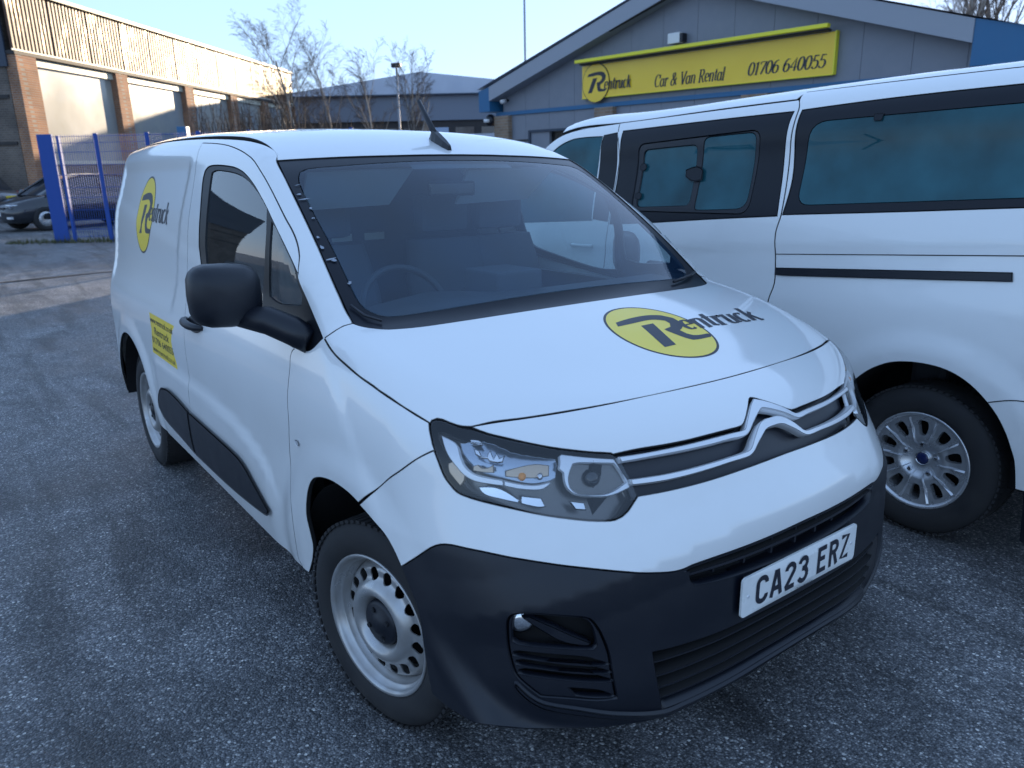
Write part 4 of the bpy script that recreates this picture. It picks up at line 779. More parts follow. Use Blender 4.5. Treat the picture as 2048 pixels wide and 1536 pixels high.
def yat(x, z):
    lo, hi = -1.1, -.3
    for _ in range(30):
        m_ = (lo + hi) / 2
        if fS(np.array([x, m_, z])) < 0: hi = m_
        else: lo = m_
    return hi
rear_e = [np.array((-3.38, yat(-3.38, z), z)) for z in (1.66, 1.58, 1.45, 1.3, 1.1, .8, .5, .345)]
side_o = te[::-1] + top[::-1] + dr[1:] + [sill[4], np.array((-2.28, -.9, .350))] + archr + P3((-3.245, -.90, .345)) + rear_e[::-1] + roof_e[::-1] + wsd[1:] + P3(*o_['cowl_c'])[::-1][1:-1]
mould = P3(*o_['mould'])
for mirr in (False, True):
    panel('front_wing', mS, fen_outline(), W_, van, h=.028, mirror=mirr)
    door = panel('front_door', mS, door_o, W_, van, holes=[win_o], h=.03, mirror=mirr)
    panel('body_side', mS, side_o, W_, van, h=.034, mirror=mirr)
    g1 = P3(*o_['glass_main']); g2 = P3(*o_['glass_q'])
    panel('window_surround', mS, win_o, M['blackout'], van, holes=[g1, g2], h=.03, gap=.001, r=.002, off=-.003, mirror=mirr)
    panel('door_glass', mS, g1, M['side'], van, h=.04, gap=.0, r=.001, fl=.002, off=-.007, mirror=mirr)
    panel('quarter_glass', mS, g2, M['side'], van, h=.04, gap=.0, r=.001, fl=.002, off=-.007, mirror=mirr)
    # moulding in two pieces, split at the door edge
    cut = lambda s: [q for q in mould if (q[0] > -1.585) == s]
    a = P3((-1.575, -.92, .62), (-1.58, -.91, .411)); b = P3((-1.588, -.92, .62), (-1.593, -.91, .411))
    front = [q for q in mould if q[0] > -1.56]
    fr = [q for q in mould[4:16]]; rr = mould[:4] + [b[0], b[1]] + mould[16:]
    panel('side_moulding', mS, [a[0]] + mould[5:15] + [a[1]], M['trim'], van, h=.02, gap=.0, r=.010, fl=.0, off=.012, mirror=mirr)
    panel('side_moulding', mS, mould[:4] + b + mould[16:], M['trim'], van, h=.02, gap=.0, r=.010, fl=.0, off=.012, mirror=mirr)
    rp = mS.fwd(np.array([(-.324, -.923, .819)]))[0]
    panel('repeater_lamp', mS, [rp + np.array((.016 * math.cos(q), .010 * math.sin(q))) for q in np.linspace(0, 2 * math.pi, 17)[:-1]], M['satin'], van, h=.006, gap=0, r=.003, fl=.0, off=.005, uv=True, mirror=mirr)
    arch_liner(van, .02, .34, (-.90 if not mirr else .90), (-.50 if not mirr else .50), .425); arch_liner(van, -2.785, .335, (-.90 if not mirr else .90), (-.50 if not mirr else .50), .440)
    # handle: cup and grip
    hp = mS.fwd(np.array([(-1.45, -.90, 1.026)]))[0]; E = lambda a, b, n=24: [hp + np.array((a * math.cos(q), b * math.sin(q))) for q in np.linspace(0, 2 * math.pi, n + 1)[:-1]]
    panel('handle_cup', mS, E(.105, .034), M['trim'], van, h=.02, gap=0, r=.003, fl=.0, off=.002, uv=True, mirror=mirr)
    sgn = 1 if mirr else -1; c0 = mS.lift(hp[None])[0]; pts_ = []
    for t in np.linspace(-1, 1, 9): pts_.append((c0[0] + .12 * t, sgn * (abs(c0[1]) + .004 + .030 * (1 - abs(t) ** 3)), c0[2] + .004 - .004 * t))
    MB().tube(pts_, [.010, .014, .016, .017, .017, .017, .016, .014, .010], 10).out('door_handle', M['trim'], van, True)
# roof
rt = P3((-.905, -.690, 1.675), (-.86, -.52, 1.681), (-.82, -.30, 1.687), (-.805, -.12, 1.69), (-.802, 0, 1.693))
roofh = rt[::-1] + roof_e[1:] + P3((-3.41, -.5, 1.76), (-3.43, -.25, 1.78), (-3.44, 0, 1.785))
panel('roof', mT, roofh + mir(roofh[1:-1]), W_, van, h=.04, gap=.0006)
rd = P3((-3.40, -.60, 1.72)) + [np.array((-3.375, yat(-3.375, z), z)) for z in (1.66, 1.58, 1.45, 1.3, 1.1, .8, .5, .345)] + P3((-3.45, 0, .345)); rd2 = P3((-3.45, 0, 1.74)) + rd
panel('rear_doors', mR, rd2 + mir(rd2[1:-1]), W_, van, h=.06)
# windscreen: black border and clear pane
wsh = rt[::-1] + wsd[1:-1] + wsb
wfull = wsh + mir(wsh[1:-1])
win = P3((-.760, 0, 1.668), (-.765, -.10, 1.667), (-.775, -.28, 1.663), (-.795, -.50, 1.654), (-.812, -.615, 1.647), (-.800, -.650, 1.636), (-.750, -.676, 1.601), (-.592, -.698, 1.502), (-.445, -.709, 1.404), (-.305, -.722, 1.301), (-.235, -.725, 1.248), (-.199, -.708, 1.224), (-.166, -.667, 1.211), (-.141, -.558, 1.214), (-.121, -.409, 1.222), (-.108, -.20, 1.228), (-.104, 0, 1.230))
sc_map = Map('frt', fS)
panel('windscreen_border', sc_map, wfull, M['frit'], van, holes=[win + mir(win[1:-1])], h=.04, gap=.002, r=.001, off=-.004)
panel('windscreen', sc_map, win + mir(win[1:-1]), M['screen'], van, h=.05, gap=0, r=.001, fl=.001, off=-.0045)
# patch behind the mirror at the top of the screen
panel('mirror_shroud', sc_map, P3((-.775, -.23, 1.663), (-.735, -.235, 1.640), (-.728, -.05, 1.64), (-.728, .10, 1.64), (-.735, .235, 1.64), (-.775, .23, 1.663)), M['frit'], van, h=.05, gap=0, r=.001, fl=0, off=-.012)
# wipers and cowl
def wiper(pts_, sgn=1):
    q = [np.array(p) * [1, sgn, 1] for p in pts_]; MB().tube(q, .006, 6).out('wiper', M['trim'], van)
wl = []
for t in np.linspace(0, 1, 8): wl.append(np.array((-.085 - .03 * t, -.60 + .78 * t, 1.196)))
uvw = sc_map.fwd(np.array([(-.10, .52, 1.200), (-.125, .60, 1.203), (-.15, .68, 1.21), (-.175, .74, 1.222)])); A_ = sc_map.lift(uvw); A_ = A_ + grad(fS, A_) * .010; MB().tube(A_, .006, 6).out('wiper', M['trim'], van, True)
uvw = sc_map.fwd(np.array([(-.235, -.757, 1.238), (-.19, -.735, 1.212), (-.145, -.700, 1.198)])); A_ = sc_map.lift(uvw); A_ = A_ + grad(fS, A_) * .006; MB().tube(A_, .004, 6).out('screen_seal', M['grille'], van, True)
# salty smears on the driver's edge of the glass
sm_ = [((-.735, -.690, 1.59), .014, .004), ((-.690, -.705, 1.56), .010, .010), ((-.66, -.700, 1.545), .018, .006), ((-.615, -.700, 1.515), .006, .012), ((-.57, -.712, 1.485), .006, .008), ((-.49, -.735, 1.43), .006, .018), ((-.45, -.740, 1.40), .006, .020), ((-.40, -.738, 1.365), .022, .006), ((-.395, -.728, 1.358), .008, .011), ((-.30, -.722, 1.30), .007, .013)]
for k, (p, a, b) in enumerate(sm_):
    uv0 = sc_map.fwd(np.array([p]))[0]; n = 12; pl = [uv0 + np.array((a * .9 * math.cos(t) * (1 + .5 * random.uniform(-1, 1)), b * .45 * math.sin(t) * (1 + .5 * random.uniform(-1, 1)))) for t in np.linspace(0, 2 * math.pi, n + 1)[:-1]]
    panel('frost_smear', sc_map, pl, M['smear'], van, h=.006, gap=0, r=.0005, fl=0, off=.0005 + .0001 * k, uv=True)
# aerial
ab = mT.lift(mT.fwd(np.array([(-.905, 0.0, 1.73)])))[0]
V = []; F = []
for t, w, hh in ((-.085, .008, .012), (-.05, .020, .050), (-.02, .022, .040), (.03, .020, .020), (.065, .010, .006)):
    V += [(ab[0] + t, -w, ab[2] - .016 - .18 * t), (ab[0] + t, -w * .55, ab[2] + hh - .18 * t), (ab[0] + t, w * .55, ab[2] + hh - .18 * t), (ab[0] + t, w, ab[2] - .016 - .18 * t)]
for i in range(4):
    for k in range(3): F.append((4 * i + k, 4 * i + 4 + k, 4 * i + 5 + k, 4 * i + k + 1))
F += [(0, 1, 2, 3), (19, 18, 17, 16)]
aer = raw('aerial_base', V, F, M['trim'], van)
MB().tube([(ab[0] - .045, 0, ab[2] + .045), (ab[0] - .10, 0, ab[2] + .105), (ab[0] - .165, 0, ab[2] + .180)], [.012, .011, .009], 8).out('aerial_mast', M['trim'], van, True)
# door mirrors
for s in (-1, 1):
    V = []; F = []; n = 20; sec = [(.0, .06), (.002, .35), (.010, .68), (.026, .90), (.050, 1.0), (.085, 1.02), (.115, .96), (.128, .60)]
    for dx, k in sec:
        for j in range(n):
            a = 2 * math.pi * j / n; ca, sa = math.cos(a), math.sin(a)
            u = math.copysign(abs(ca) ** .55, ca) * .112 * k; v = math.copysign(abs(sa) ** .55, sa) * .094 * k
            V.append((-.435 - dx + .03 * (u / .15), s * (1.050 + u * 1.0), 1.276 + v + .012 * (u / .15)))
    for i in range(len(sec) - 1):
        for j in range(n): F.append((i * n + j, i * n + (j + 1) % n, (i + 1) * n + (j + 1) % n, (i + 1) * n + j))
    for q, r0_ in ((0, 0), (1, (len(sec) - 1) * n)):
        c_ = np.mean(np.array(V[r0_:r0_ + n]), 0); V.append(tuple(c_)); kc_ = len(V) - 1
        F += [((r0_ + (j + 1) % n, r0_ + j, kc_) if q == 0 else (r0_ + j, r0_ + (j + 1) % n, kc_)) for j in range(n)]
    if s < 0: F = [f[::-1] for f in F]
    V = [(x + .035, y, z) for x, y, z in V]
    if s > 0:   # folded back against the door
        c_, n_ = math.cos(R_(62)), math.sin(R_(62)); V = [(-.78 + (x + .46) * c_ - (y - 1.05) * n_, .955 + (x + .46) * n_ + (y - 1.05) * c_, z - .035) for x, y, z in V]
    raw('door_mirror', V, F, M['trim'], van, True)
    MB().tube([(-.30, s * .862, 1.135), (-.355, s * .895, 1.165), (-.41, s * .95, 1.196), (-.46, s * 1.03, 1.212)] if s < 0 else [(-.30, .862, 1.135), (-.36, .89, 1.16), (-.48, .90, 1.18), (-.60, .92, 1.19)], [.040, .046, .044, .030], 14).out('mirror_arm', M['trim'], van, True)
    V, F = lathe([(0, .0), (.10, .0)], (0, 0, 0), 20); V = [(-.535, s * (1.05 + v[0] * .95), 1.276 + v[2] * .8) for v in V]
    if s < 0: raw('mirror_glass', V, F, M['chrome'], van)
# wheels
wheel_steel(van, (0, -.770, .322), .20); wheel_steel(van, (-2.785, -.775, .322), 0)
wheel_steel(van, (0, .770, .322), .20, 1); wheel_steel(van, (-2.785, .775, .322), 0, 1)
# underbody, bulkhead, cabin
MB().box((-3.38, -.82, .30), (-.50, .82, .42)).out('floor_pan', M['void'], van)
MB().box((-.5, -.55, .30), (.62, .55, .95)).out('engine_bay', M['void'], van)
_bq = [(-.80, .42), (.80, .42), (.78, 1.15), (.68, 1.58), (.60, 1.68), (-.60, 1.68), (-.68, 1.58), (-.78, 1.15)]
raw('bulkhead', [(-1.74, a, b) for a, b in _bq] + [(-1.76, a, b) for a, b in _bq], [tuple(range(8)), tuple(range(8, 16))[::-1]] + [(i, (i + 1) % 8, (i + 1) % 8 + 8, i + 8) for i in range(8)], M['cloth'], van)
MB().box((-1.74, -.64, 1.655), (-1.02, .64, 1.672)).out('headlining', M['lining'], van)
V = []; F = []
for y in np.linspace(-.74, .74, 13):
    k = 1 - .25 * (abs(y) / .74) ** 2
    V += [(-.10 * k - .06, y, 1.165), (-.26, y, 1.185 + .02 * math.exp(-((y + .36) / .2) ** 2)), (-.42, y, 1.190 + .035 * math.exp(-((y + .36) / .2) ** 2)), (-.52, y, 1.14), (-.56, y, .95), (-.50, y, .60)]
for i in range(12):
    for k in range(5): F.append((6 * i + k, 6 * i + 6 + k, 6 * i + 7 + k, 6 * i + k + 1))
raw('dashboard', V, F, M['dash'], van, True)
V, F = lathe([(.175 + .013 * math.cos(a), .013 * math.sin(a)) for a in np.linspace(0, 2 * math.pi, 11)[:-1]], (0, 0, 0), 32, True)
Rm = np.array(Matrix.Rotation(R_(90 - 0), 3, 'Z')) ; Rt = np.array(Matrix.Rotation(R_(-28), 3, 'Y'))
raw('steering_wheel', [Rt @ (Rm @ np.array(v)) + np.array((-.60, -.36, 1.13)) for v in V], F, M['dash'], van, True)
MB().box((-.74, -.02, 1.16), (-.50, .20, 1.25)).out('centre_display', M['cloth'], van, bevel=.01)
for y in (-.40, .20, .52):
    s = MB(); V = []
    prof = [(-1.05, .72), (-1.13, .95), (-1.20, 1.15), (-1.25, 1.33)]
    for x, z in prof:
        for yy, dx in ((-.22, .02), (-.17, .07), (.17, .07), (.22, .02), (.20, -.06), (-.20, -.06)): V.append((x + dx, y + yy * (1 if z < 1.2 else .85), z))
    F = [(i * 6 + k, i * 6 + (k + 1) % 6, (i + 1) * 6 + (k + 1) % 6, (i + 1) * 6 + k) for i in range(3) for k in range(6)] + [tuple(range(18, 24))]
    raw('seat_back', V, F, M['cloth'], van, True)
    MB().box((-1.30, y - .13, 1.36), (-1.21, y + .13, 1.53)).out('head_restraint', M['cloth'], van, bevel=.03)
for y0, y1 in ((-.60, -.16), (.10, .56)):
    V = [(-.86, y0, 1.632), (-.86, y1, 1.640), (-1.02, y1 - .03, 1.50), (-1.02, y0 + .04, 1.49), (-.875, y0, 1.636), (-.875, y1, 1.644), (-1.035, y1 - .03, 1.504), (-1.035, y0 + .04, 1.494)]
    MB().add(V, [(0, 1, 2, 3), (7, 6, 5, 4), (0, 4, 5, 1), (1, 5, 6, 2), (2, 6, 7, 3), (3, 7, 4, 0)]).out('sun_visor', M['lining'], van)
MB().box((-.93, -.06, 1.53), (-.90, .16, 1.59)).out('rear_view_mirror', M['gloss'], van, bevel=.01)
for y in (-.14, .04): MB().box((-1.738, y, 1.30), (-1.733, y + .11, 1.335)).out('warning_label', M['paper'], van)
# lining of the pillars so that the cabin closes
for s in (-1, 1): MB().box((-1.74, s * .70, .45), (-.60, s * .74, 1.15)).out('door_card', M['dash'], van)
# number plate
pl = bpy.data.objects.new('number_plate', None); col.objects.link(pl); pl.parent = van
px = .866; pz = .581
def rrect(w, h, r, n=5):
    o = []
    for cx, cy, a0 in ((w / 2 - r, h / 2 - r, 0), (-w / 2 + r, h / 2 - r, 90), (-w / 2 + r, -h / 2 + r, 180), (w / 2 - r, -h / 2 + r, 270)):
        o += [(cx + r * math.cos(R_(a0 + 90 * i / n)), cy + r * math.sin(R_(a0 + 90 * i / n))) for i in range(n + 1)]
    return o
rr = rrect(.52, .111, .012); n = len(rr); bow = lambda y: -.10 * y * y
V = [(px + bow(y), y, pz + z) for y, z in rr] + [(px - .006 + bow(y), y, pz + z) for y, z in rr]
V2, F2, idx = fill([np.array(rr)], .04); Vf = [(px + bow(y), y, pz + z) for y, z in V2]
Ff = []
for t in F2:
    a, b, c = [np.array(Vf[i]) for i in t]; Ff.append(tuple(t) if np.cross(b - a, c - a)[0] > 0 else tuple(t[::-1]))
k0 = len(Vf); Vf += V[n:]
Ff += [(idx[i], k0 + i, k0 + (i + 1) % n, idx[(i + 1) % n]) for i in range(n)]
raw('plate_blank', Vf, Ff, M['plate'], pl)
_, _, w = lettering('CA23 ERZ', PL, thick=.14, thin=.14, shear=0, adv=1.2); sx = .440 / w; x0 = 0
for ch in 'CA23 ERZ':
    V, F, _ = lettering(ch, PL, thick=.14, thin=.14, shear=0, adv=1.2)
    if len(V):
        V = (V + [x0, 0]) * [sx, .079 / .79] - [.440 / 2 - .012, .0395]; raw('character', [(px + bow(a) + .0010 + .0002 * (i // 2 % 2), a, pz + b + .003) for i, (a, b) in enumerate(V)], F, M['ink'], pl)
    x0 += PL[ch][0] * 1.2
V, F = font_text('Charles Hurst Ltd'); V = V * .0105; V = V - [V[:, 0].max() / 2, 0]
raw('dealer_name', [(px + bow(a) + .0012, a, pz - .051 + b) for a, b in V], F, M['ink'], pl)
for y in (-.236, .236):
    V, F = lathe([(0, -.002), (.004, -.0015), (.005, .001)], (0, 0, 0), 10); raw('plate_screw', [(px + bow(y) - v[1], y + v[0], pz + v[2]) for v in V], [f[::-1] for f in F], M['satin'], pl)
MB().box((px - .075, -.24, pz - .05), (px - .012, .24, pz + .05)).out('plate_mount', M['trim'], pl)
# logos and stickers
logo(mT, (.25, .075), (0, 1), (-1, 0), .176, .187, van)
sc = mS.fwd(np.array([(-2.545, -.815, 1.44)]))[0]
logo(mS, sc, (1, 0), (0, 1), .174, .200, van, tx=.52, ts=.70)
st = [mS.fwd(np.array([p]))[0] for p in o_['stick']]
s0 = np.mean(st, 0); V2, F, _ = fill([np.array([(-.235, -.098), (.235, -.098), (.235, .098), (-.235, .098)])], .05)
decal('sticker', mS, s0, (1, 0), (0, 1), V2, F, M['yellow'], van, .0006)
for i, (t, wd, hh) in enumerate((('www.rentruck.co.uk', .42, .062), ('Rochdale', .28, .020), ('01706 640055', .38, .028), ('www.rentruck.co.uk', .42, .030))):
    pass
for t, wd, y, hs_ in (('www.rentruck.co.uk', .43, .056, .040), ('Rentruck', .28, .006, .050), ('01706 640055', .40, -.042, .046), ('www.rentruck.co.uk', .43, -.085, .036)):
    V, F = font_text(t); wv = V[:, 0].max(); V = V * [wd / wv, hs_]; V = V + [-wd / 2, y]
    decal('sticker_print', mS, s0, (1, 0), (0, 1), V, F, M['ink'], van, .0011)
# ------------------------------------------------------------------ the minibus alongside
fB = build_big(TV); fB.big = True; bS = Map('side', fB, 2.5); bT = Map('top', fB)
bus = thing('minibus', 'long white minibus with dark teal side glass, sliding-door rail and ten-spoke alloy wheel', 'minibus')
W2 = M['white2']; q_ = Q
def sp(x, z):
    lo, hi = 1.2, 2.4
    for _ in range(30):
        m = (lo + hi) / 2
        if fB(np.array([x, m, z])) < 0: hi = m
        else: lo = m
    return np.array([x, hi, z])
S = lambda *a: [sp(x, z) for x, z in a]
dr_ = P3(*q_['door_r']); dseam = dr_ + S((-.435, .80), (-.42, .36))
re_ = [bT.lift(bT.fwd(np.array([[x, 1.885, 2.]])))[0] for x in (1.28, .8, .3, -.1)]
blk_r = S((-.425, 1.400), (.143, 1.431), (.634, 1.461), (1.20, 1.492), (1.215, 1.70), (1.20, 1.93), (.53, 1.925), (.03, 1.914), (-.425, 1.892), (-.428, 1.75), (-.412, 1.55))
arch_ = S((-.075, .36), (-.055, .48)) + P3(*q_['arch']) + S((.79, .36))
bodyr = re_ + dseam + arch_ + S((1.28, .36), (1.30, .9), (1.30, 1.4), (1.28, 1.8))
RS = lambda c, r: [sp(*q) for q in roundpoly(c, r)]
pane = RS([(-.355, 1.832), (1.12, 1.862), (1.12, 1.525), (-.362, 1.447)], (.09, .1, .08, .07))
panel('body_side', bS, bodyr, W2, bus, both=True, holes=[blk_r], h=.035, gap=.002)
panel('window_border', bS, blk_r, M['frit'], bus, both=True, holes=[pane], h=.04, gap=.001, r=.002, off=-.002)
panel('rear_side_window', bS, pane, M['privacy'], bus, both=True, h=.05, gap=0, r=.001, fl=.001, off=-.0035)
cl = bS.fwd(np.array([q_['gr'][4]]))[0]
cp = bS.fwd(np.array([sp(-.02, 1.838)]))[0]; panel('window_clip', bS, [cp + np.array(v) for v in ((-.025, .012), (.025, .012), (.018, -.020), (-.018, -.020))], M['frit'], bus, h=.02, gap=0, r=.003, fl=0, off=.002, uv=True)
# sliding door
dtop = P3(*q_['door_top']); dfr = P3(*q_['door_f']) + S((-1.64, 1.36), (-1.655, .9), (-1.64, .36))
bdr = [q for q in dr_[1:]]
blk_d = S((-1.628, 1.305), (-1.281, 1.328), (-.90, 1.360), (-.455, 1.393), (-.470, 1.55), (-.482, 1.72), (-.470, 1.888), (-.97, 1.875), (-1.640, 1.853), (-1.632, 1.70))
door_b = dtop + dseam[1:] + S((-.9, .36)) + dfr[::-1][:-1]
panel('sliding_door', bS, door_b, W2, bus, both=True, holes=[blk_d], h=.035, gap=.0025)
g0 = RS([(-1.482, 1.770), (-.632, 1.814), (-.632, 1.395), (-1.470, 1.388)], (.05, .06, .07, .06)); g1 = RS([(-1.437, 1.735), (-1.040, 1.752), (-1.034, 1.432), (-1.435, 1.414)], .035); g2 = RS([(-.993, 1.788), (-.660, 1.801), (-.655, 1.425), (-.992, 1.408)], (.035, .045, .065, .025))
panel('door_window_border', bS, blk_d, M['frit'], bus, both=True, holes=[g0], h=.04, gap=.001, r=.002, off=-.002)
panel('sliding_window_frame', bS, g0, M['trim'], bus, both=True, holes=[g1, g2], h=.03, gap=.0, r=.004, off=-.006)
panel('sliding_pane', bS, g1, M['privacy'], bus, both=True, h=.05, gap=0, r=.001, fl=.001, off=-.014)
panel('fixed_pane', bS, g2, M['privacy'], bus, both=True, h=.05, gap=0, r=.001, fl=.001, off=-.009)
panel('window_latch', bS, P3(*q_['latch']), M['frit'], bus, h=.02, gap=0, r=.006, fl=0, off=.006)
for x, z in ((-1.43, 1.64), (-1.43, 1.475)):
    c = bS.fwd(np.array([sp(x, z)]))[0]; panel('window_hinge', bS, [c + np.array((.028 * math.cos(t), .022 * math.sin(t))) for t in np.linspace(0, 6.28, 11)[:-1]], M['frit'], bus, h=.02, gap=0, r=.003, fl=0, off=-.001, uv=True)
# front part: door, pillar, screen side
fwin = P3(*q_['fwin']) + S((-1.808, 1.58), (-1.79, 1.32), (-2.3, 1.29), (-2.95, 1.25), (-2.86, 1.36), (-2.55, 1.58))
bp = S((-1.795, 1.33), (-1.815, 1.59), (-1.80, 1.835), (-1.675, 1.848), (-1.655, 1.70), (-1.65, 1.318))
fo_ = dfr + S((-2.10, .36), (-2.13, .5), (-2.2, .66), (-2.35, .77), (-2.56, .80), (-2.77, .77), (-2.92, .66), (-3.0, .5), (-3.02, .38), (-3.5, .36), (-3.9, .42), (-3.9, .9), (-3.6, 1.12), (-3.2, 1.22), (-3.0, 1.28), (-2.8, 1.44), (-2.62, 1.60), (-2.42, 1.75)) + P3((-2.25, 1.79, 1.835), (-2.05, 1.80, 1.875), (-1.72, 1.80, 1.90))
panel('front_body_side', bS, fo_, W2, bus, both=True, holes=[fwin, bp], h=.05)
panel('front_door_glass', bS, fwin, M['privacy'], bus, both=True, h=.06, gap=0, r=.001, fl=.001, off=-.006)
panel('pillar_cover', bS, bp, M['frit'], bus, both=True, h=.05, gap=.002, r=.002, off=-.001)
for a, b in ((-1.86, 1.165),):
    MB().tube([sp(a - .10, b) + [0, -.005, 0], sp(a - .05, b) + [0, -.035, 0], sp(a + .05, b) + [0, -.035, 0], sp(a + .10, b) + [0, -.005, 0]], .012, 8).out('door_handle', W2, bus, True)
# roof and far side, closed
rf = [(x, 1.885 if x > -.5 else (1.83 if x > -1.9 else 1.86)) for x in (1.28, .5, -.4)] 
rfo = [np.array((x, y, 2.)) for x, y in ((1.28, 1.888), (.3, 1.888), (-.49, 1.888), (-.50, 1.822), (-1.1, 1.818), (-1.715, 1.802), (-2.05, 1.798), (-2.245, 1.787), (-2.36, 2.2), (-2.40, 2.6))]
rfull = rfo + [np.array((q[0], 5.2 - q[1], q[2])) for q in rfo[:-1][::-1]]
panel('roof', bT, rfull, W2, bus, h=.07, gap=.002)
V = []; F = []
secs = [(-2.40, 1.90), (-2.75, 1.66), (-3.1, 1.40), (-3.25, 1.27), (-3.8, 1.10), (-4.2, .95), (-4.38, .70), (-4.38, .35)]
for x, z in secs:
    for y in (1.80, 2.1, 2.6, 3.1, 3.40): V.append((x + .18 * ((y - 2.6) / .8) ** 2, y if x > -3.2 else 2.6 + (y - 2.6) * 1.12, z - .03 * ((y - 2.6) / .8) ** 2))
for i in range(len(secs) - 1):
    for j in range(4): F.append((i * 5 + j, i * 5 + 5 + j, i * 5 + 6 + j, i * 5 + j + 1))
n0 = len(F); o = raw('front_end', V, F, W2, bus, True); o.data.materials.append(M['frit'])
for i, p in enumerate(o.data.polygons):
    if i < 12: p.material_index = 1
bR = Map('tail', fB); zs_ = (.36, .6, .9, 1.2, 1.4, 1.6, 1.75, 1.86, 1.93, 1.97)
def yb(x, z):
    lo, hi = 1.2, 2.5
    for _ in range(30):
        m = (lo + hi) / 2
        if fB(np.array([x, m, z])) < 0: hi = m
        else: lo = m
    return hi
tl = [np.array((1.285, yb(1.285, z), z)) for z in zs_]; tf = tl + [np.array((q[0], 5.2 - q[1], q[2])) for q in tl[::-1]]
tw = [np.array((1.36, y, z)) for y, z in ((1.95, 1.15), (2.52, 1.13), (2.52, 1.72), (2.0, 1.70))]; tw2 = [np.array((1.36, 5.2 - q[1], q[2])) for q in tw]
panel('tail_doors', bR, tf, W2, bus, holes=[tw, tw2], h=.07)
panel('tail_window', bR, tw, M['privacy'], bus, h=.08, gap=0, r=.001, fl=.001, off=-.004, both=True)
panel('tail_lamp', bR, [np.array((1.36, y, z)) for y, z in ((1.72, .75), (1.83, .75), (1.86, 1.35), (1.76, 1.35))], M['red'], bus, h=.05, gap=0, r=.004, fl=0, off=.006, both=True)
panel('bumper_step', bR, [np.array((1.36, y, z)) for y, z in ((1.68, .40), (3.52, .40), (3.52, .58), (1.68, .58))], M['trim'], bus, h=.08, gap=0, r=.008, fl=0, off=.012)
MB().box((-3.9, 1.75, .30), (1.22, 3.45, .42)).out('floor_pan', M['void'], bus)
MB().box((-.9, 1.95, .45), (-.75, 3.4, 1.35)).out('seat_row', M['cloth'], bus, bevel=.03); MB().box((.15, 1.95, .45), (.32, 3.4, 1.38)).out('seat_row', M['cloth'], bus, bevel=.03)
panel('door_rail', bS, P3(*q_['rail']), M['trim'], bus, h=.02, gap=0, r=.004, fl=.0, off=.006)
a_, b_ = P3(*q_['rail'])[0:2]
def seam(pts_, w=.0022, m=M['void']):
    up = [p + np.array((0, 0, w)) for p in pts_]; dn = [p - np.array((0, 0, w)) for p in pts_]; panel('panel_seam', bS, up + dn[::-1], m, bus, h=.03, gap=0, r=.0004, fl=0, off=.0016)
seam(P3(*q_['crease'])); seam(P3(*q_['seam2']) + S((1.28, .735)))
rl = P3(*q_['rail']); seam([rl[0] + [0.01, 0, -.012], rl[1] + [-.01, 0, -.014]], .0025)
arch_liner(bus, .37, .345, 1.62, 2.05, .455); arch_liner(bus, -2.56, .345, 1.62, 2.05, .455)
wheel_alloy(bus, (.37, 1.758, .343)); wheel_alloy(bus, (-2.56, 1.758, .343)); wheel_alloy(bus, (.37, 3.45, .343), 1); wheel_alloy(bus, (-2.56, 3.45, .343), 1)
fl_ = MB(); fl_.add([(.775, 1.615, .47), (.80, 1.61, .46), (.835, 1.605, .40), (.85, 1.61, .14), (.83, 1.62, .14), (.815, 1.62, .40), (.775, 1.90, .47), (.80, 1.90, .46), (.835, 1.90, .40), (.85, 1.90, .14), (.83, 1.90, .14), (.815, 1.90, .40)],
  [(0, 1, 2, 3, 4, 5), (11, 10, 9, 8, 7, 6)] + [(i, (i + 1) % 6 + 0, (i + 1) % 6 + 6, i + 6) for i in range(6)]); fl_.out('mud_flap', M['trim'], bus)
# ------------------------------------------------------------------ ground
def Bp(r, f, h): return CAM + WB @ np.array([r, f, h - 1.6])
def Bi(P): return (np.asarray(P) - CAM) @ WB + [0, 0, 1.6]
def ground_z(x, y):
    # level plane of the yard further off, blended into the stand the vans are on
    n = WB[:, 2]; z = CAM[2] - (1.6 + n[0] * (x - CAM[0]) + n[1] * (y - CAM[1])) / n[2]
    d = np.hypot(x + 1.0, y - .5); k = sstep(4.5, 11, d); return z * k
rad = np.concatenate([np.arange(0, 12, .4), np.arange(12, 60, 3), [80, 130, 250, 500, 900]]); na = 96; V = [(-1, .5, 0)]; F = []
for i, r in enumerate(rad[1:]):
    for k in range(na):
        a = 2 * math.pi * k / na; x, y = -1 + r * math.cos(a), .5 + r * math.sin(a); V.append((x, y, float(ground_z(x, y))))
for k in range(na): F.append((0, 1 + k, 1 + (k + 1) % na))
for i in range(len(rad) - 2):
    for k in range(na): a = 1 + i * na; F.append((a + k, a + na + k, a + na + (k + 1) % na, a + (k + 1) % na))
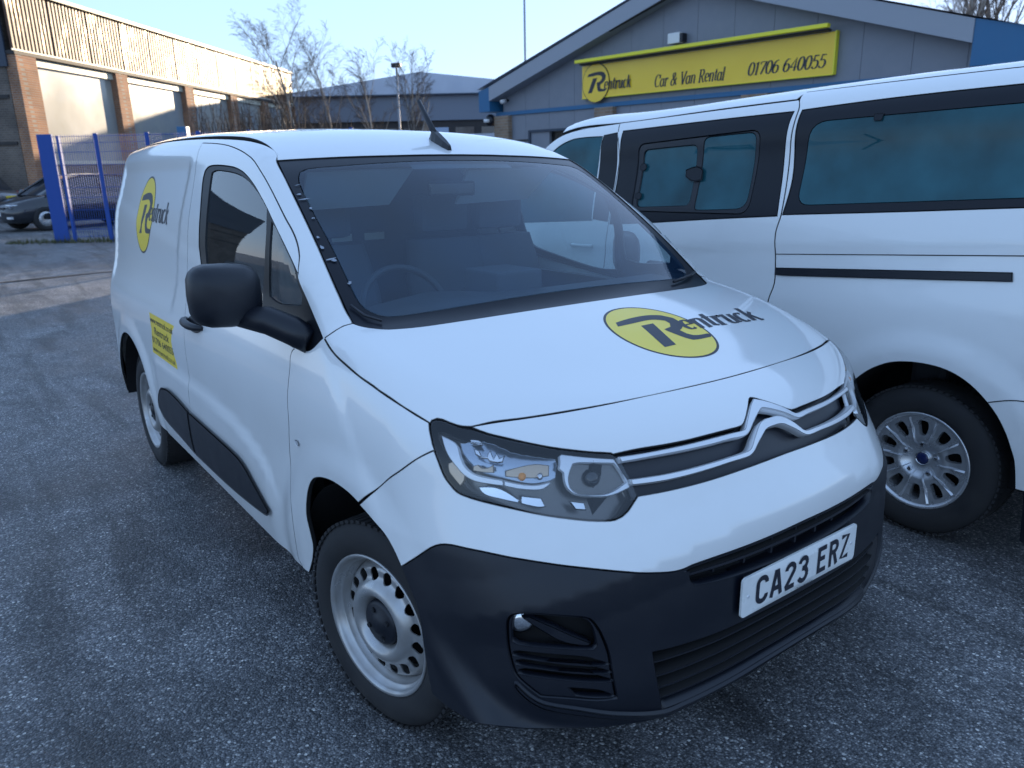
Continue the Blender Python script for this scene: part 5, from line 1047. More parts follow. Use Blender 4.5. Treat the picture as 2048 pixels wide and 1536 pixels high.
def tarmac():
    m = bpy.data.materials.new('worn tarmac'); m.use_nodes = True; t = m.node_tree; b = t.nodes['Principled BSDF']; N = t.nodes.new; Lk = t.links.new
    tc = N('ShaderNodeTexCoord')
    v = N('ShaderNodeTexVoronoi'); v.inputs['Scale'].default_value = 140; v.inputs['Randomness'].default_value = 1; Lk(tc.outputs['Object'], v.inputs['Vector'])
    v2 = N('ShaderNodeTexVoronoi'); v2.inputs['Scale'].default_value = 62; Lk(tc.outputs['Object'], v2.inputs['Vector'])
    s = N('ShaderNodeSeparateColor'); Lk(v.outputs['Color'], s.inputs[0]); s2 = N('ShaderNodeSeparateColor'); Lk(v2.outputs['Color'], s2.inputs[0])
    r = N('ShaderNodeValToRGB'); e = r.color_ramp; e.elements[0].position = 0; e.elements[0].color = (.045, .046, .050, 1); e.elements[1].position = 1; e.elements[1].color = (.34, .33, .32, 1)
    for p, c in ((.30, (.075, .076, .080)), (.55, (.110, .110, .115)), (.78, (.155, .153, .155)), (.92, (.24, .235, .23))): q = e.elements.new(p); q.color = (*c, 1)
    Lk(s.outputs[0], r.inputs[0])
    dk = N('ShaderNodeMapRange'); dk.inputs[1].default_value = .0; dk.inputs[2].default_value = .55; dk.inputs[3].default_value = 1; dk.inputs[4].default_value = .45
    ms = N('ShaderNodeMath'); ms.operation = 'MULTIPLY'; ms.inputs[1].default_value = 1.0; Lk(v.outputs['Distance'], ms.inputs[0]); Lk(ms.outputs[0], dk.inputs[0])
    mx = N('ShaderNodeMix'); mx.data_type = 'RGBA'; mx.blend_type = 'MULTIPLY'; mx.inputs[0].default_value = 1; Lk(r.outputs[0], mx.inputs[6]); Lk(dk.outputs[0], mx.inputs[7])
    # second, larger chips
    big = N('ShaderNodeMapRange'); big.inputs[1].default_value = .90; big.inputs[2].default_value = .93; Lk(s2.outputs[1], big.inputs[0])
    dd = N('ShaderNodeMapRange'); dd.inputs[1].default_value = .34; dd.inputs[2].default_value = .28; Lk(v2.outputs['Distance'], dd.inputs[0])
    bm_ = N('ShaderNodeMath'); bm_.operation = 'MULTIPLY'; Lk(big.outputs[0], bm_.inputs[0]); Lk(dd.outputs[0], bm_.inputs[1])
    mb = N('ShaderNodeMix'); mb.data_type = 'RGBA'; mb.inputs[7].default_value = (.30, .29, .27, 1); Lk(bm_.outputs[0], mb.inputs[0]); Lk(mx.outputs[2], mb.inputs[6])
    # broad wear, oil and damp
    n1 = N('ShaderNodeTexNoise'); n1.inputs['Scale'].default_value = .9; n1.inputs['Detail'].default_value = 7; n1.inputs['Roughness'].default_value = .6; Lk(tc.outputs['Object'], n1.inputs['Vector'])
    n2 = N('ShaderNodeTexNoise'); n2.inputs['Scale'].default_value = 4.5; n2.inputs['Detail'].default_value = 5; Lk(tc.outputs['Object'], n2.inputs['Vector'])
    w1 = N('ShaderNodeMapRange'); w1.inputs[1].default_value = .3; w1.inputs[2].default_value = .72; w1.inputs[3].default_value = 1.35; w1.inputs[4].default_value = 3.3; Lk(n1.outputs['Fac'], w1.inputs[0])
    w2 = N('ShaderNodeMapRange'); w2.inputs[1].default_value = .3; w2.inputs[2].default_value = .7; w2.inputs[3].default_value = .72; w2.inputs[4].default_value = 1.2; Lk(n2.outputs['Fac'], w2.inputs[0])
    wm = N('ShaderNodeMath'); wm.operation = 'MULTIPLY'; Lk(w1.outputs[0], wm.inputs[0]); Lk(w2.outputs[0], wm.inputs[1])
    mt = N('ShaderNodeMapping'); mt.inputs['Scale'].default_value = (.35, 2.6, 1); mt.inputs['Rotation'].default_value = (0, 0, .25); Lk(tc.outputs['Object'], mt.inputs[0])
    n3 = N('ShaderNodeTexNoise'); n3.inputs['Scale'].default_value = 1.6; n3.inputs['Detail'].default_value = 4; n3.inputs['Distortion'].default_value = .6; Lk(mt.outputs[0], n3.inputs['Vector'])
    w3 = N('ShaderNodeMapRange'); w3.inputs[1].default_value = .36; w3.inputs[2].default_value = .50; w3.inputs[3].default_value = .62; w3.inputs[4].default_value = 1.05; Lk(n3.outputs['Fac'], w3.inputs[0])
    n4 = N('ShaderNodeTexNoise'); n4.inputs['Scale'].default_value = 9; n4.inputs['Detail'].default_value = 2; Lk(tc.outputs['Object'], n4.inputs['Vector'])
    w4 = N('ShaderNodeMapRange'); w4.inputs[1].default_value = .70; w4.inputs[2].default_value = .76; w4.inputs[3].default_value = 1; w4.inputs[4].default_value = .45; Lk(n4.outputs['Fac'], w4.inputs[0])
    wn = N('ShaderNodeMath'); wn.operation = 'MULTIPLY'; Lk(w3.outputs[0], wn.inputs[0]); Lk(w4.outputs[0], wn.inputs[1])
    wk = N('ShaderNodeMath'); wk.operation = 'MULTIPLY'; Lk(wm.outputs[0], wk.inputs[0]); Lk(wn.outputs[0], wk.inputs[1]); wm = wk
    fin = N('ShaderNodeVectorMath'); fin.operation = 'SCALE'; Lk(mb.outputs[2], fin.inputs[0]); Lk(wm.outputs[0], fin.inputs['Scale']); Lk(fin.outputs[0], b.inputs['Base Color'])
    rr = N('ShaderNodeMapRange'); rr.inputs[1].default_value = .3; rr.inputs[2].default_value = .7; rr.inputs[3].default_value = .38; rr.inputs[4].default_value = .72; Lk(n1.outputs['Fac'], rr.inputs[0]); Lk(rr.outputs[0], b.inputs['Roughness'])
    ba = N('ShaderNodeMath'); ba.operation = 'SUBTRACT'; ba.inputs[0].default_value = 1; Lk(v.outputs['Distance'], ba.inputs[1])
    bb = N('ShaderNodeMath'); bb.operation = 'ADD'; Lk(ba.outputs[0], bb.inputs[0]); Lk(s.outputs[1], bb.inputs[1])
    bu = N('ShaderNodeBump'); bu.inputs['Strength'].default_value = .8; bu.inputs['Distance'].default_value = .004; Lk(bb.outputs[0], bu.inputs['Height']); Lk(bu.outputs[0], b.inputs['Normal'])
    return m
g = raw('ground', V, F, tarmac(), None, True); g['kind'] = 'structure'
def on_ground(r, f, lift=.004):
    P = Bp(r, f, 0); return np.array([P[0], P[1], float(ground_z(P[0], P[1])) + lift])
dc = [on_ground(r, f, .006) for r, f in ((-8.6, 10.9), (-7.66, 11.64), (-7.2, 12.05), (-6.72, 12.5), (-5.6, 13.3))]; dw = np.array([.06, .03, 0])
V = [];
for k, p in enumerate(dc): w = .5 + .9 * ((k * 37) % 5) / 5; V += [p - dw * w, p + dw * w]
raw('tarmac_crack', V, [(2 * i, 2 * i + 2, 2 * i + 3, 2 * i + 1) for i in range(len(dc) - 1)], M['void'])['kind'] = 'structure'
# ------------------------------------------------------------------ building helpers
class Frame:
    """local (s along the wall, d out of the wall, h up) to world"""
    def __init__(s, P, az, out=1):
        a = R_(az); s.P = np.array(P, float); s.u = np.array([math.sin(a), math.cos(a)]); s.n = np.array([math.cos(a), -math.sin(a)]) * out
    def __call__(s, v): q = s.P + s.u * v[0] + s.n * v[1]; return Bp(q[0], q[1], v[2])
def fbox(T, a, b, name, m, parent, bevel=0): return MB().box(a, b, T).out(name, m, parent, bevel=bevel)
def fpoly(T, pts_, d0, d1, name, m, parent):
    V = [T((p[0], d1, p[1])) for p in pts_] + [T((p[0], d0, p[1])) for p in pts_]; n = len(pts_)
    return raw(name, V, [tuple(range(n)), tuple(range(n, 2 * n))[::-1]] + [(i, i + n, (i + 1) % n + n, (i + 1) % n) for i in range(n)], m, parent)
def brickmat(name, c1, c2, mortar, scale=1.0):
    m = bpy.data.materials.new(name); m.use_nodes = True; t = m.node_tree; b = t.nodes['Principled BSDF']; N = t.nodes.new; Lk = t.links.new
    tc = N('ShaderNodeTexCoord'); sp_ = N('ShaderNodeSeparateXYZ'); Lk(tc.outputs['Object'], sp_.inputs[0]); ad = N('ShaderNodeMath'); Lk(sp_.outputs[0], ad.inputs[0]); Lk(sp_.outputs[1], ad.inputs[1])
    cb = N('ShaderNodeCombineXYZ'); Lk(ad.outputs[0], cb.inputs[0]); Lk(sp_.outputs[2], cb.inputs[1])
    k = N('ShaderNodeTexBrick'); k.inputs['Scale'].default_value = 1; k.inputs['Brick Width'].default_value = .225; k.inputs['Row Height'].default_value = .075; k.inputs['Mortar Size'].default_value = .010
    k.inputs['Color1'].default_value = (*c1, 1); k.inputs['Color2'].default_value = (*c2, 1); k.inputs['Mortar'].default_value = (*mortar, 1); Lk(cb.outputs[0], k.inputs['Vector'])
    n = N('ShaderNodeTexNoise'); n.inputs['Scale'].default_value = 1.3; n.inputs['Detail'].default_value = 6; Lk(tc.outputs['Object'], n.inputs['Vector'])
    r = N('ShaderNodeMapRange'); r.inputs[1].default_value = .3; r.inputs[2].default_value = .7; r.inputs[3].default_value = .7; r.inputs[4].default_value = 1.25; Lk(n.outputs['Fac'], r.inputs[0])
    s = N('ShaderNodeVectorMath'); s.operation = 'SCALE'; Lk(k.outputs['Color'], s.inputs[0]); Lk(r.outputs[0], s.inputs['Scale']); Lk(s.outputs[0], b.inputs['Base Color']); b.inputs['Roughness'].default_value = .85
    bu = N('ShaderNodeBump'); bu.inputs['Strength'].default_value = .5; bu.inputs['Distance'].default_value = .006; Lk(k.outputs['Fac'], bu.inputs['Height']); bu.invert = True; Lk(bu.outputs[0], b.inputs['Normal'])
    return m
def cladmat():
    m = bpy.data.materials.new('flaking profiled sheet'); m.use_nodes = True; t = m.node_tree; b = t.nodes['Principled BSDF']; N = t.nodes.new; Lk = t.links.new
    tc = N('ShaderNodeTexCoord'); mp = N('ShaderNodeMapping'); mp.inputs['Scale'].default_value = (1, 1, .40); Lk(tc.outputs['Object'], mp.inputs[0])
    n = N('ShaderNodeTexNoise'); n.inputs['Scale'].default_value = 1.9; n.inputs['Detail'].default_value = 10; n.inputs['Roughness'].default_value = .75; Lk(mp.outputs[0], n.inputs['Vector'])
    r = N('ShaderNodeMapRange'); r.inputs[1].default_value = .53; r.inputs[2].default_value = .58; Lk(n.outputs['Fac'], r.inputs[0])
    x = N('ShaderNodeMix'); x.data_type = 'RGBA'; x.inputs[6].default_value = (.10, .048, .026, 1); x.inputs[7].default_value = (.46, .34, .20, 1); Lk(r.outputs[0], x.inputs[0]); Lk(x.outputs[2], b.inputs['Base Color'])
    q = N('ShaderNodeMapRange'); q.inputs[3].default_value = .5; q.inputs[4].default_value = .32; Lk(r.outputs[0], q.inputs[0]); Lk(q.outputs[0], b.inputs['Roughness'])
    w = N('ShaderNodeMapRange'); w.inputs[3].default_value = .0; w.inputs[4].default_value = .45; Lk(r.outputs[0], w.inputs[0]); Lk(w.outputs[0], b.inputs['Metallic'])
    return m
MM = dict(brick=brickmat('orange brick', (.36, .165, .075), (.28, .12, .06), (.30, .25, .20)), brickd=brickmat('dull brown brick', (.15, .115, .09), (.11, .085, .07), (.17, .15, .13)),
          buff=brickmat('buff brick', (.30, .20, .13), (.24, .155, .10), (.28, .24, .2)), clad=cladmat(),
          pane=mat('pale obscured glazing', (.40, .385, .33), .22, coat=.4, noise=(.55, .8, (.20, .235, .28))), cream=mat('cream frame', (.62, .58, .46), .5),
          green=mat('dark green gutter', (.03, .055, .045), .5), dark=mat('dark soffit', (.035, .03, .028), .7), slate=mat('dark blue cladding', (.03, .045, .07), .5),
          grey=mat('grey coated sheet', (.19, .205, .24), .45, noise=(3, .5, (.25, .26, .29))), greyb=mat('pale verge trim', (.30, .32, .36), .4), blue=mat('blue coated trim', (.015, .12, .26), .4, noise=(2, .3, (.03, .16, .31))),
          roof=mat('pale grey roof sheet', (.48, .52, .60), .45, noise=(1, .4, (.38, .42, .50))), fence=mat('blue fence coating', (.008, .06, .30), .6), sign=mat('yellow sign board', (.95, .62, .02), .35, coat=.25, noise=(1.5, .35, (.88, .54, .03))),
          sign2=mat('yellow light trough', (.86, .76, .03), .35), wall2=mat('blue grey wall sheet', (.16, .18, .22), .5), glassd=mat('dark window', (.02, .025, .035), .08, coat=.5), white=mat('white casing', (.7, .7, .7), .4),
          bark=mat('birch bark', (.22, .19, .165), .85, noise=(3, .8, (.42, .39, .35))), twig=mat('brown twigs', (.085, .06, .045), .9), pale=mat('pale blue door', (.32, .40, .52), .4), galv=mat('galvanised steel', (.30, .31, .33), .45, metal=.5))
# ------------------------------------------------------------------ long works building on the left
TL = Frame((-16.6, 27.94), 4.75, 1)
fac = thing('works_building', 'long works building with flaking brown cladding over pale glazing and orange brick piers', 'building')
def sheet(T, s0, s1, h0, h1, name, m, parent, pitch=.20, dep=.045, d=.16):
    V = []; F = []; s = s0; k = 0; pr = []
    while s < s1 - 1e-6:
        for a, b in ((0, 0), (.30, 0), (.42, 1), (.88, 1)):
            if s + a * pitch < s1: pr.append((s + a * pitch, d + b * dep))
        s += pitch
    pr.append((s1, d))
    for a, b in pr: V += [T((a, b, h0)), T((a, b, h1))]
    for i in range(len(pr) - 1): F.append((2 * i, 2 * i + 2, 2 * i + 3, 2 * i + 1))
    return raw(name, V, F, m, parent)
for k in range(12): sheet(TL, k * 2.25, (k + 1) * 2.25 + .01, 5.52, 7.44, 'cladding_sheet', MM['clad'], fac, d=.16 + .004 * (k % 2))
fbox(TL, (-.05, -.02, 5.38), (27.0, .30, 5.50), 'drip_flashing', MM['dark'], fac); fbox(TL, (-.05, .21, 5.50), (27.0, .24, 5.56), 'sheet_rail', MM['cream'], fac)
fbox(TL, (-.1, .05, 7.44), (27.05, .33, 7.52), 'parapet_capping', MM['green'], fac); fbox(TL, (-.1, -.30, 7.50), (27.0, .03, 7.66), 'gutter', MM['green'], fac)
for k in range(7):
    s = [0, 5.9, 11.76, 16.9, 21.5, 25.6, 26.9][k]; w = [1.03, .85, .85, .85, .8, .7, .1][k]; fbox(TL, (s, -.1, 0), (s + w, .28, 5.38), 'brick_pier', MM['brick'], fac)
edges = [(1.03, 5.9), (6.75, 11.76), (12.61, 16.9), (17.75, 21.5), (22.3, 25.6)]
for a, b in edges:
    f_ = fbox(TL, (a, -.05, 1.95), (b, .02, 5.12), 'glazed_bay', MM['pane'], fac); fbox(TL, (a, -.05, 5.12), (b, .14, 5.36), 'head_frame', MM['cream'], fac); fbox(TL, (a, -.05, 1.83), (b, .12, 1.95), 'sill_frame', MM['cream'], fac)
    fbox(TL, (a, -.1, 0), (b, .06, 1.83), 'brick_panel', MM['brickd'], fac)
fbox(TL, (0, -22, 0), (27, -.12, 7.4), 'building_core', MM['brickd'], fac)
fbox(TL, (-.08, -22, 5.0), (-.002, -.02, 7.6), 'end_cladding', MM['slate'], fac); fbox(TL, (-.06, -22, 4.0), (-.002, -.2, 4.12), 'string_course', MM['dark'], fac); fbox(TL, (-.06, -22, 2.5), (-.002, -.2, 2.6), 'string_course', MM['dark'], fac)
fbox(TL, (-.05, -1.9, .2), (-.003, -1.2, 2.5), 'end_door', MM['pale'], fac)
# ------------------------------------------------------------------ rental office
TR = Frame((2.27, 23.39), 138.5, 1)
TR.n = -np.array([.749, .663]); _tr = TR; KR = .86
def TR(v): q = _tr.P + _tr.u * v[0] + _tr.n * v[1]; return Bp(q[0] * KR, q[1] * KR, 1.6 + (v[2] - 1.6) * KR)
off_ = thing('rental_office', 'grey clad gabled unit with blue trim and brick pilasters behind the minibus', 'building')
inn = lambda s: min(3.55 + .288 * (s + 3.32), 3.54 + .305 * (10.12 - s))
APX = 3.58
edges_s = [-3.55] + [-.43 - 1.04 * j for j in (2, 1, 0)][0:3] + [.61 + 1.04 * j for j in range(10)]
edges_s = sorted(set([round(e, 2) for e in edges_s if -3.55 <= e <= 10.1])) + [10.12]
for a, b in zip(edges_s[:-1], edges_s[1:]):
    a2, b2 = a + .004, b - .004; pts_ = [(a2, 3.10), (b2, 3.10), (b2, inn(b2) + .1)] + ([(APX, inn(APX) + .1)] if a2 < APX < b2 else []) + [(a2, inn(a2) + .1)]
    fpoly(TR, pts_, -.1, 0, 'wall_panel', MM['grey'], off_)
    if not (-2.3 < a < -.2) : fbox(TR, (a2, -.1, 0), (b2, 0, 2.98), 'wall_panel', MM['grey'], off_)
    else: fbox(TR, (a2, -.1, 2.43), (b2, 0, 2.98), 'wall_panel', MM['grey'], off_)
fpoly(TR, [(-3.6, 0), (10.1, 0), (10.1, 3.5), (APX, 5.5), (-3.6, 3.5)], -.25, -.12, 'inner_wall', MM['dark'], off_)
fbox(TR, (-3.85, -.1, 2.985), (10.12, .05, 3.095), 'blue_band', MM['blue'], off_)
for s in (-3.83, .48, 5.15, 9.42): fbox(TR, (s, -.12, 0), (s + .68, .16, 2.98), 'brick_pilaster', MM['buff'], off_)
fbox(TR, (-3.0, .003, 2.18), (-2.35, .02, 2.24), 'fascia_strip', MM['dark'], off_)
fbox(TR, (-2.30, -.3, 0), (-.15, -.12, 2.43), 'roller_door', MM['glassd'], off_); fbox(TR, (-2.36, -.1, 0), (-2.28, .05, 2.5), 'door_frame', MM['slate'], off_); fbox(TR, (-2.28, -.1, 2.43), (-.2, .05, 2.5), 'door_frame', MM['slate'], off_)
out_ = lambda s: min(3.55 + .288 * (s + 3.32), 3.54 + .305 * (10.12 - s)) + .42
fpoly(TR, [(-3.75, inn(-3.75)), (APX, inn(APX)), (APX, out_(APX)), (-3.75, out_(-3.75))], -.05, .42, 'verge_trim', MM['greyb'], off_)
fpoly(TR, [(APX, inn(APX)), (10.15, inn(10.15)), (10.15, out_(10.15)), (APX, out_(APX))], -.05, .42, 'verge_trim', MM['greyb'], off_)
fpoly(TR, [(-3.74, 3.50), (APX, 5.50), (APX, 5.57), (-3.74, 3.57)][::1], .30, .415, 'verge_soffit', MM['dark'], off_)
for s0, s1 in ((-4.28, -3.755), (10.155, 11.3)): 
    hh = out_(max(s0, -3.75)) if s0 < 0 else out_(10.15)
    fpoly(TR, [(s0, 3.12), (s1, 3.12), (s1, hh - (.0 if s0 < 0 else .30)), (s0, hh - (.10 if s0 < 0 else 0))], -17, .40, 'eaves_box', MM['blue'], off_)
V = [TR(v) for v in ((-4.3, .45, 3.80), (APX, .45, 6.0), (11.35, .45, 3.62), (-4.3, -17, 3.80), (APX, -17, 6.0), (11.35, -17, 3.62))]
raw('roof', V, [(0, 1, 4, 3), (1, 2, 5, 4)], MM['roof'], off_)
fbox(TR, (-3.6, -16.8, 0), (-3.5, -.1, 3.6), 'side_wall', MM['brickd'], off_); fbox(TR, (10.0, -16.8, 0), (10.1, -.1, 3.6), 'side_wall', MM['brickd'], off_); fpoly(TR, [(-3.6, 0), (10.1, 0), (10.1, 3.6), (APX, 5.6), (-3.6, 3.6)], -16.9, -16.8, 'back_wall', MM['grey'], off_)
lamp = thing('wall_lantern', 'black round wall lamp with a white bowl on the left corner of the grey unit', 'lamp', loc=TR((-3.95, .1, 2.85)))
def under(o, P): o.parent = P; o.matrix_parent_inverse = Matrix.Translation(-Vector(P.location)); return o
under(MB().tube([TR((-4.0, .16, 3.05)), TR((-4.0, .16, 2.98)), TR((-4.0, .16, 2.80)), TR((-4.0, .16, 2.70))], [.05, .13, .15, .08], 12).out('housing', M['trim'], None, True), lamp)
under(MB().tube([TR((-4.0, .32, 2.90)), TR((-4.0, .32, 2.80))], [.09, .09], 12).out('bowl', MM['white'], None, True), lamp)
fld = thing('flood_light', 'small white square light fitting on the gable above the yellow sign', 'light', loc=TR((3.2, .1, 4.45)))
under(MB().box((2.99, .05, 4.33), (3.35, .22, 4.58), TR).out('casing', MM['white'], None, bevel=.015), fld); under(MB().box((3.35, .02, 4.36), (3.43, .20, 4.55), TR).out('bracket', M['trim'], None), fld)
cam2 = thing('security_camera', 'tiny pale security camera under the left eaves of the grey unit', 'camera', loc=TR((-3.25, .2, 3.4)))
under(MB().tube([TR((-3.3, .12, 3.42)), TR((-3.3, .3, 3.38))], [.05, .06], 8).out('dome', MM['white'], None, True), cam2); under(MB().box((-3.33, 0, 3.40), (-3.27, .12, 3.46), TR).out('arm', M['trim'], None), cam2)
sgn = thing('yellow_sign', 'long yellow fascia sign with black lettering and phone number on the grey gable', 'sign', loc=TR((3.6, .1, 3.6)))
under(fpoly(TR, [(0, 3.25), (7.35, 3.25), (7.35, 4.10), (0, 4.10)], .02, .14, 'board', MM['sign'], None), sgn)
under(fpoly(TR, [(-.01, 3.235), (7.36, 3.235), (7.36, 3.249), (-.01, 3.249)], .02, .15, 'edge_trim', MM['sign2'], None), sgn); under(fpoly(TR, [(7.352, 3.25), (7.375, 3.25), (7.375, 4.12), (7.352, 4.12)], .02, .15, 'edge_trim', MM['sign2'], None), sgn)
under(MB().box((-.02, .30, 4.16), (7.30, .44, 4.245), TR).out('light_trough', MM['sign2'], None, bevel=.01), sgn); under(MB().box((.05, .14, 4.11), (7.25, .30, 4.155), TR).out('trough_bracket', MM['dark'], None), sgn)
cc = [( .53 + .50 * math.cos(a), 3.625 + .515 * math.sin(a)) for a in np.linspace(0, 2 * math.pi, 49)[:-1]]
under(fpoly(TR, cc, .145, .165, 'roundel_rim', M['ink'], None), sgn); under(fpoly(TR, [(.53 + (a - .53) * .965, 3.625 + (b - 3.625) * .965) for a, b in cc], .15, .168, 'roundel', MM['sign'], None), sgn)
def signtext(t, s0, base, width, hh, d, shear=.25, thick=.15, name='lettering'):
    V, F, w = lettering(t, thick=thick, thin=.035, shear=shear); k = width / w; V = V * [k, hh / .7]
    under(raw(name, [TR((s0 + a, d, base + b)) for a, b in V], F, M['ink'], None), sgn)
for nm, L in (('logo_flag', LFLAG), ('logo_stem', LSTEM)):
    V2, F, _ = fill([L], .10); U = [TR((.53 + a * .49 + .10 * b, .1715, 3.625 + b * .50)) for a, b in V2]; under(raw(nm, U, F, M['ink'], None), sgn)
signtext('entruck', .84, 3.43, .95, .30, .175); signtext('Car & Van Rental', 2.55, 3.36, 2.10, .29, .146, name='lettering'); signtext('01706 640055', 5.27, 3.40, 1.90, .27, .146, name='phone_number')
# ------------------------------------------------------------------ warehouse behind
TW = Frame((-18.67, 61), 90, -1)
wh = thing('warehouse', 'distant low warehouse with pale blue gabled roof front behind the bare birches', 'building')
TW.n = np.array([0, -1.])
_tw = TW
TW = lambda v: Bp(-18.67 + v[0] * 1.333, 61 - v[1] * 1.333, 1.6 + (v[2] - 1.6) * 1.333)
gx = lambda s: 6.42 - .135 * abs(s - 9.3) - .0
fpoly(TW, [(-2, 5.25), (19.5, 5.25), (19.5, 5.3), (9.3, 6.42), (-2, 4.95)][0:1] + [(19.5, 5.25), (19.5, 5.27), (9.3, 6.42), (0.2, 5.2)], -.1, .15, 'gable_sheet', MM['roof'], wh)
fbox(TW, (-1, -.1, 3.88), (19.5, 0, 5.25), 'wall_sheet', MM['wall2'], wh); fbox(TW, (-1, .0, 5.2), (19.5, .3, 5.27), 'eaves_trim', MM['slate'], wh)
fbox(TW, (-1, -.3, 0), (19.5, -.15, 3.88), 'lower_wall', MM['dark'], wh)
for k in range(13):
    s = 1.0 + k * 1.45; fbox(TW, (s, -.15, .4), (s + 1.05, -.08, 3.5), 'window', MM['glassd'] if k % 3 else MM['pale'], wh); 
    if k % 4 == 1: fbox(TW, (s + 1.1, -.15, 0), (s + 1.4, .02, 3.88), 'brick_pier', MM['buff'], wh)
fbox(TW, (9.0, -.05, 0), (19.5, 3.2, 3.02), 'pale_porch', MM['roof'], wh)
fbox(TW, (-1, -25, 0), (19.5, -.31, 5.0), 'building_core', MM['wall2'], wh)
blocker = thing('shade_blocker', 'unseen grey shed standing further back behind the rental office', 'building')  # unseen block, added to cast shade over the far yard
TQ = lambda v: Bp(v[0], v[1], v[2])
MB().box((4.5, 52, 0), (34, 72, 6.3), TQ).out('wall', MM['wall2'], blocker); MB().box((4.3, 51.8, 6.3), (34.2, 72.2, 6.5), TQ).out('roof', MM['roof'], blocker)
# ------------------------------------------------------------------ poles
def pole(name, label, cat, r, f, h, rad, m, head=None):
    t = thing(name, label, cat, loc=Bp(r, f, 0)); under(MB().tube([Bp(r, f, 0), Bp(r, f, 1.2), Bp(r, f, h)], [rad * 1.4, rad, rad * .6], 8).out('column', m, None, True), t)
    if head:
        under(MB().box((-.22, -.15, -.08), (.22, .15, .10), lambda v: Bp(r + v[0], f + v[1], h + v[2])).out('lamp_head', M['trim'], None, bevel=.03), t)
    return t
pole('street_lamp', 'slim grey street lamp with a small box head among the bare trees', 'street lamp', -4.97, 38, 5.9, .07, MM['galv'], True)
pole('mast', 'tall thin pole rising above the left slope of the grey unit roof', 'pole', .83, 34, 12.5, .055, MM['galv'])
# ------------------------------------------------------------------ bare trees
def tree(label, r, f, H, seed, lean=(0, 0), spread=.55, name='birch_tree', levels=5, trunk=.075, bare=.28, group=None, dens=1.0, base=0.0):
    rn = random.Random(seed); t = thing(name, label, 'tree', group, loc=Bp(r, f, 0)); TM = MB(); CM = MB()
    def grow(p, d, L, rad, lv):
        n = 4; pts_ = [p]; dd = d.copy()
        for i in range(n):
            dd = dd + np.array([rn.gauss(0, .09), rn.gauss(0, .09), rn.gauss(.03, .05) if lv < 3 else rn.gauss(-.06, .08)]); dd = dd / np.linalg.norm(dd); pts_.append(pts_[-1] + dd * L / n)
        rr = [rad * (1 - .55 * i / n) for i in range(n + 1)]
        (TM if lv <= 1 else CM).tube([Bp(*q) for q in pts_], rr, 6 if lv <= 1 else 3, cap=False)
        if lv >= levels: return
        nb = int((7 if lv == 0 else 5 if lv < 3 else 4) * dens)
        for k in range(nb + (3 if lv == 0 else 0)):
            q = (bare if lv == 0 else .15) + (1 - (bare if lv == 0 else .15)) * (k + rn.random()) / (nb + (3 if lv == 0 else 0)); i = min(n - 1, int(q * n)); pp = pts_[i] + (pts_[i + 1] - pts_[i]) * (q * n - i)
            a = rn.uniform(0, 2 * math.pi); side = np.array([math.cos(a), math.sin(a), 0]); e = dd * (1 - spread * .5) + side * spread * rn.uniform(.7, 1.3) + np.array([0, 0, .25 if lv < 2 else .0]); e = e / np.linalg.norm(e)
            grow(pp, e, L * rn.uniform(.42, .66) * (1 - .3 * q), max(.0035, rr[i] * .48), lv + 1)
    grow(np.array([r, f, base]), np.array([lean[0], lean[1], 1.]), H * .82, trunk, 0)
    under(TM.out('trunk', MM['bark'], None, True), t); c = under(CM.out('crown', MM['twig'], None), t); return t
GT = 'bare birches beyond the yard'
tree('tallest bare birch, left of the group beside the long works building', -8.8, 36, 7.4, 11, (-.05, 0), .50, dens=1.2, group=GT)
tree('forked bare birch just right of the tallest one', -7.5, 36.5, 6.1, 12, (.03, 0), .45, trunk=.06, group=GT)
tree('slender bare birch left of the street lamp', -5.75, 36, 6.0, 13, (0, 0), .42, trunk=.06, group=GT)
tree('pale-trunked bare birch right of the street lamp before the warehouse gable', -4.0, 35, 5.7, 14, (0, 0), .42, trunk=.075, group=GT)
tree('low twiggy birch touching the end of the works building', -10.0, 37, 5.2, 15, (0, 0), .6, trunk=.06, group=GT)
tree('bare tree with fanning branches above the right end of the grey unit roof', 19.0, 33, 9.5, 16, (-.05, 0), .42, name='bare_tree', trunk=.16, dens=1.3)
tree('bare tree behind the right end of the grey unit roof, nearer the picture edge', 22.5, 36, 10.0, 17, (-.1, 0), .45, name='bare_tree', trunk=.16, dens=1.2)
sc_ = MB(); rn = random.Random(5)
for k in range(1500):
    r = rn.uniform(-12.5, -3.2); f = rn.uniform(31.5, 35); hm = 4.5 - .16 * (r + 12.5) if r < -6.5 else 2.9 + .2 * math.sin(r * 2)
    p = np.array([r, f, rn.uniform(0, hm * .6)]); q = p + np.array([rn.gauss(0, .25), rn.gauss(0, .2), rn.uniform(.5, 1.0) * hm * .45]); e = q + np.array([rn.gauss(0, .2), rn.gauss(0, .2), rn.uniform(-.1, .5)])
    sc_.tube([Bp(*p), Bp(*q), Bp(*e)], [.014, .009, .004], 3, cap=False)
o = sc_.out('scrub', MM['twig']); o['kind'] = 'stuff'; o['label'] = 'brown leafless scrub below the birches'
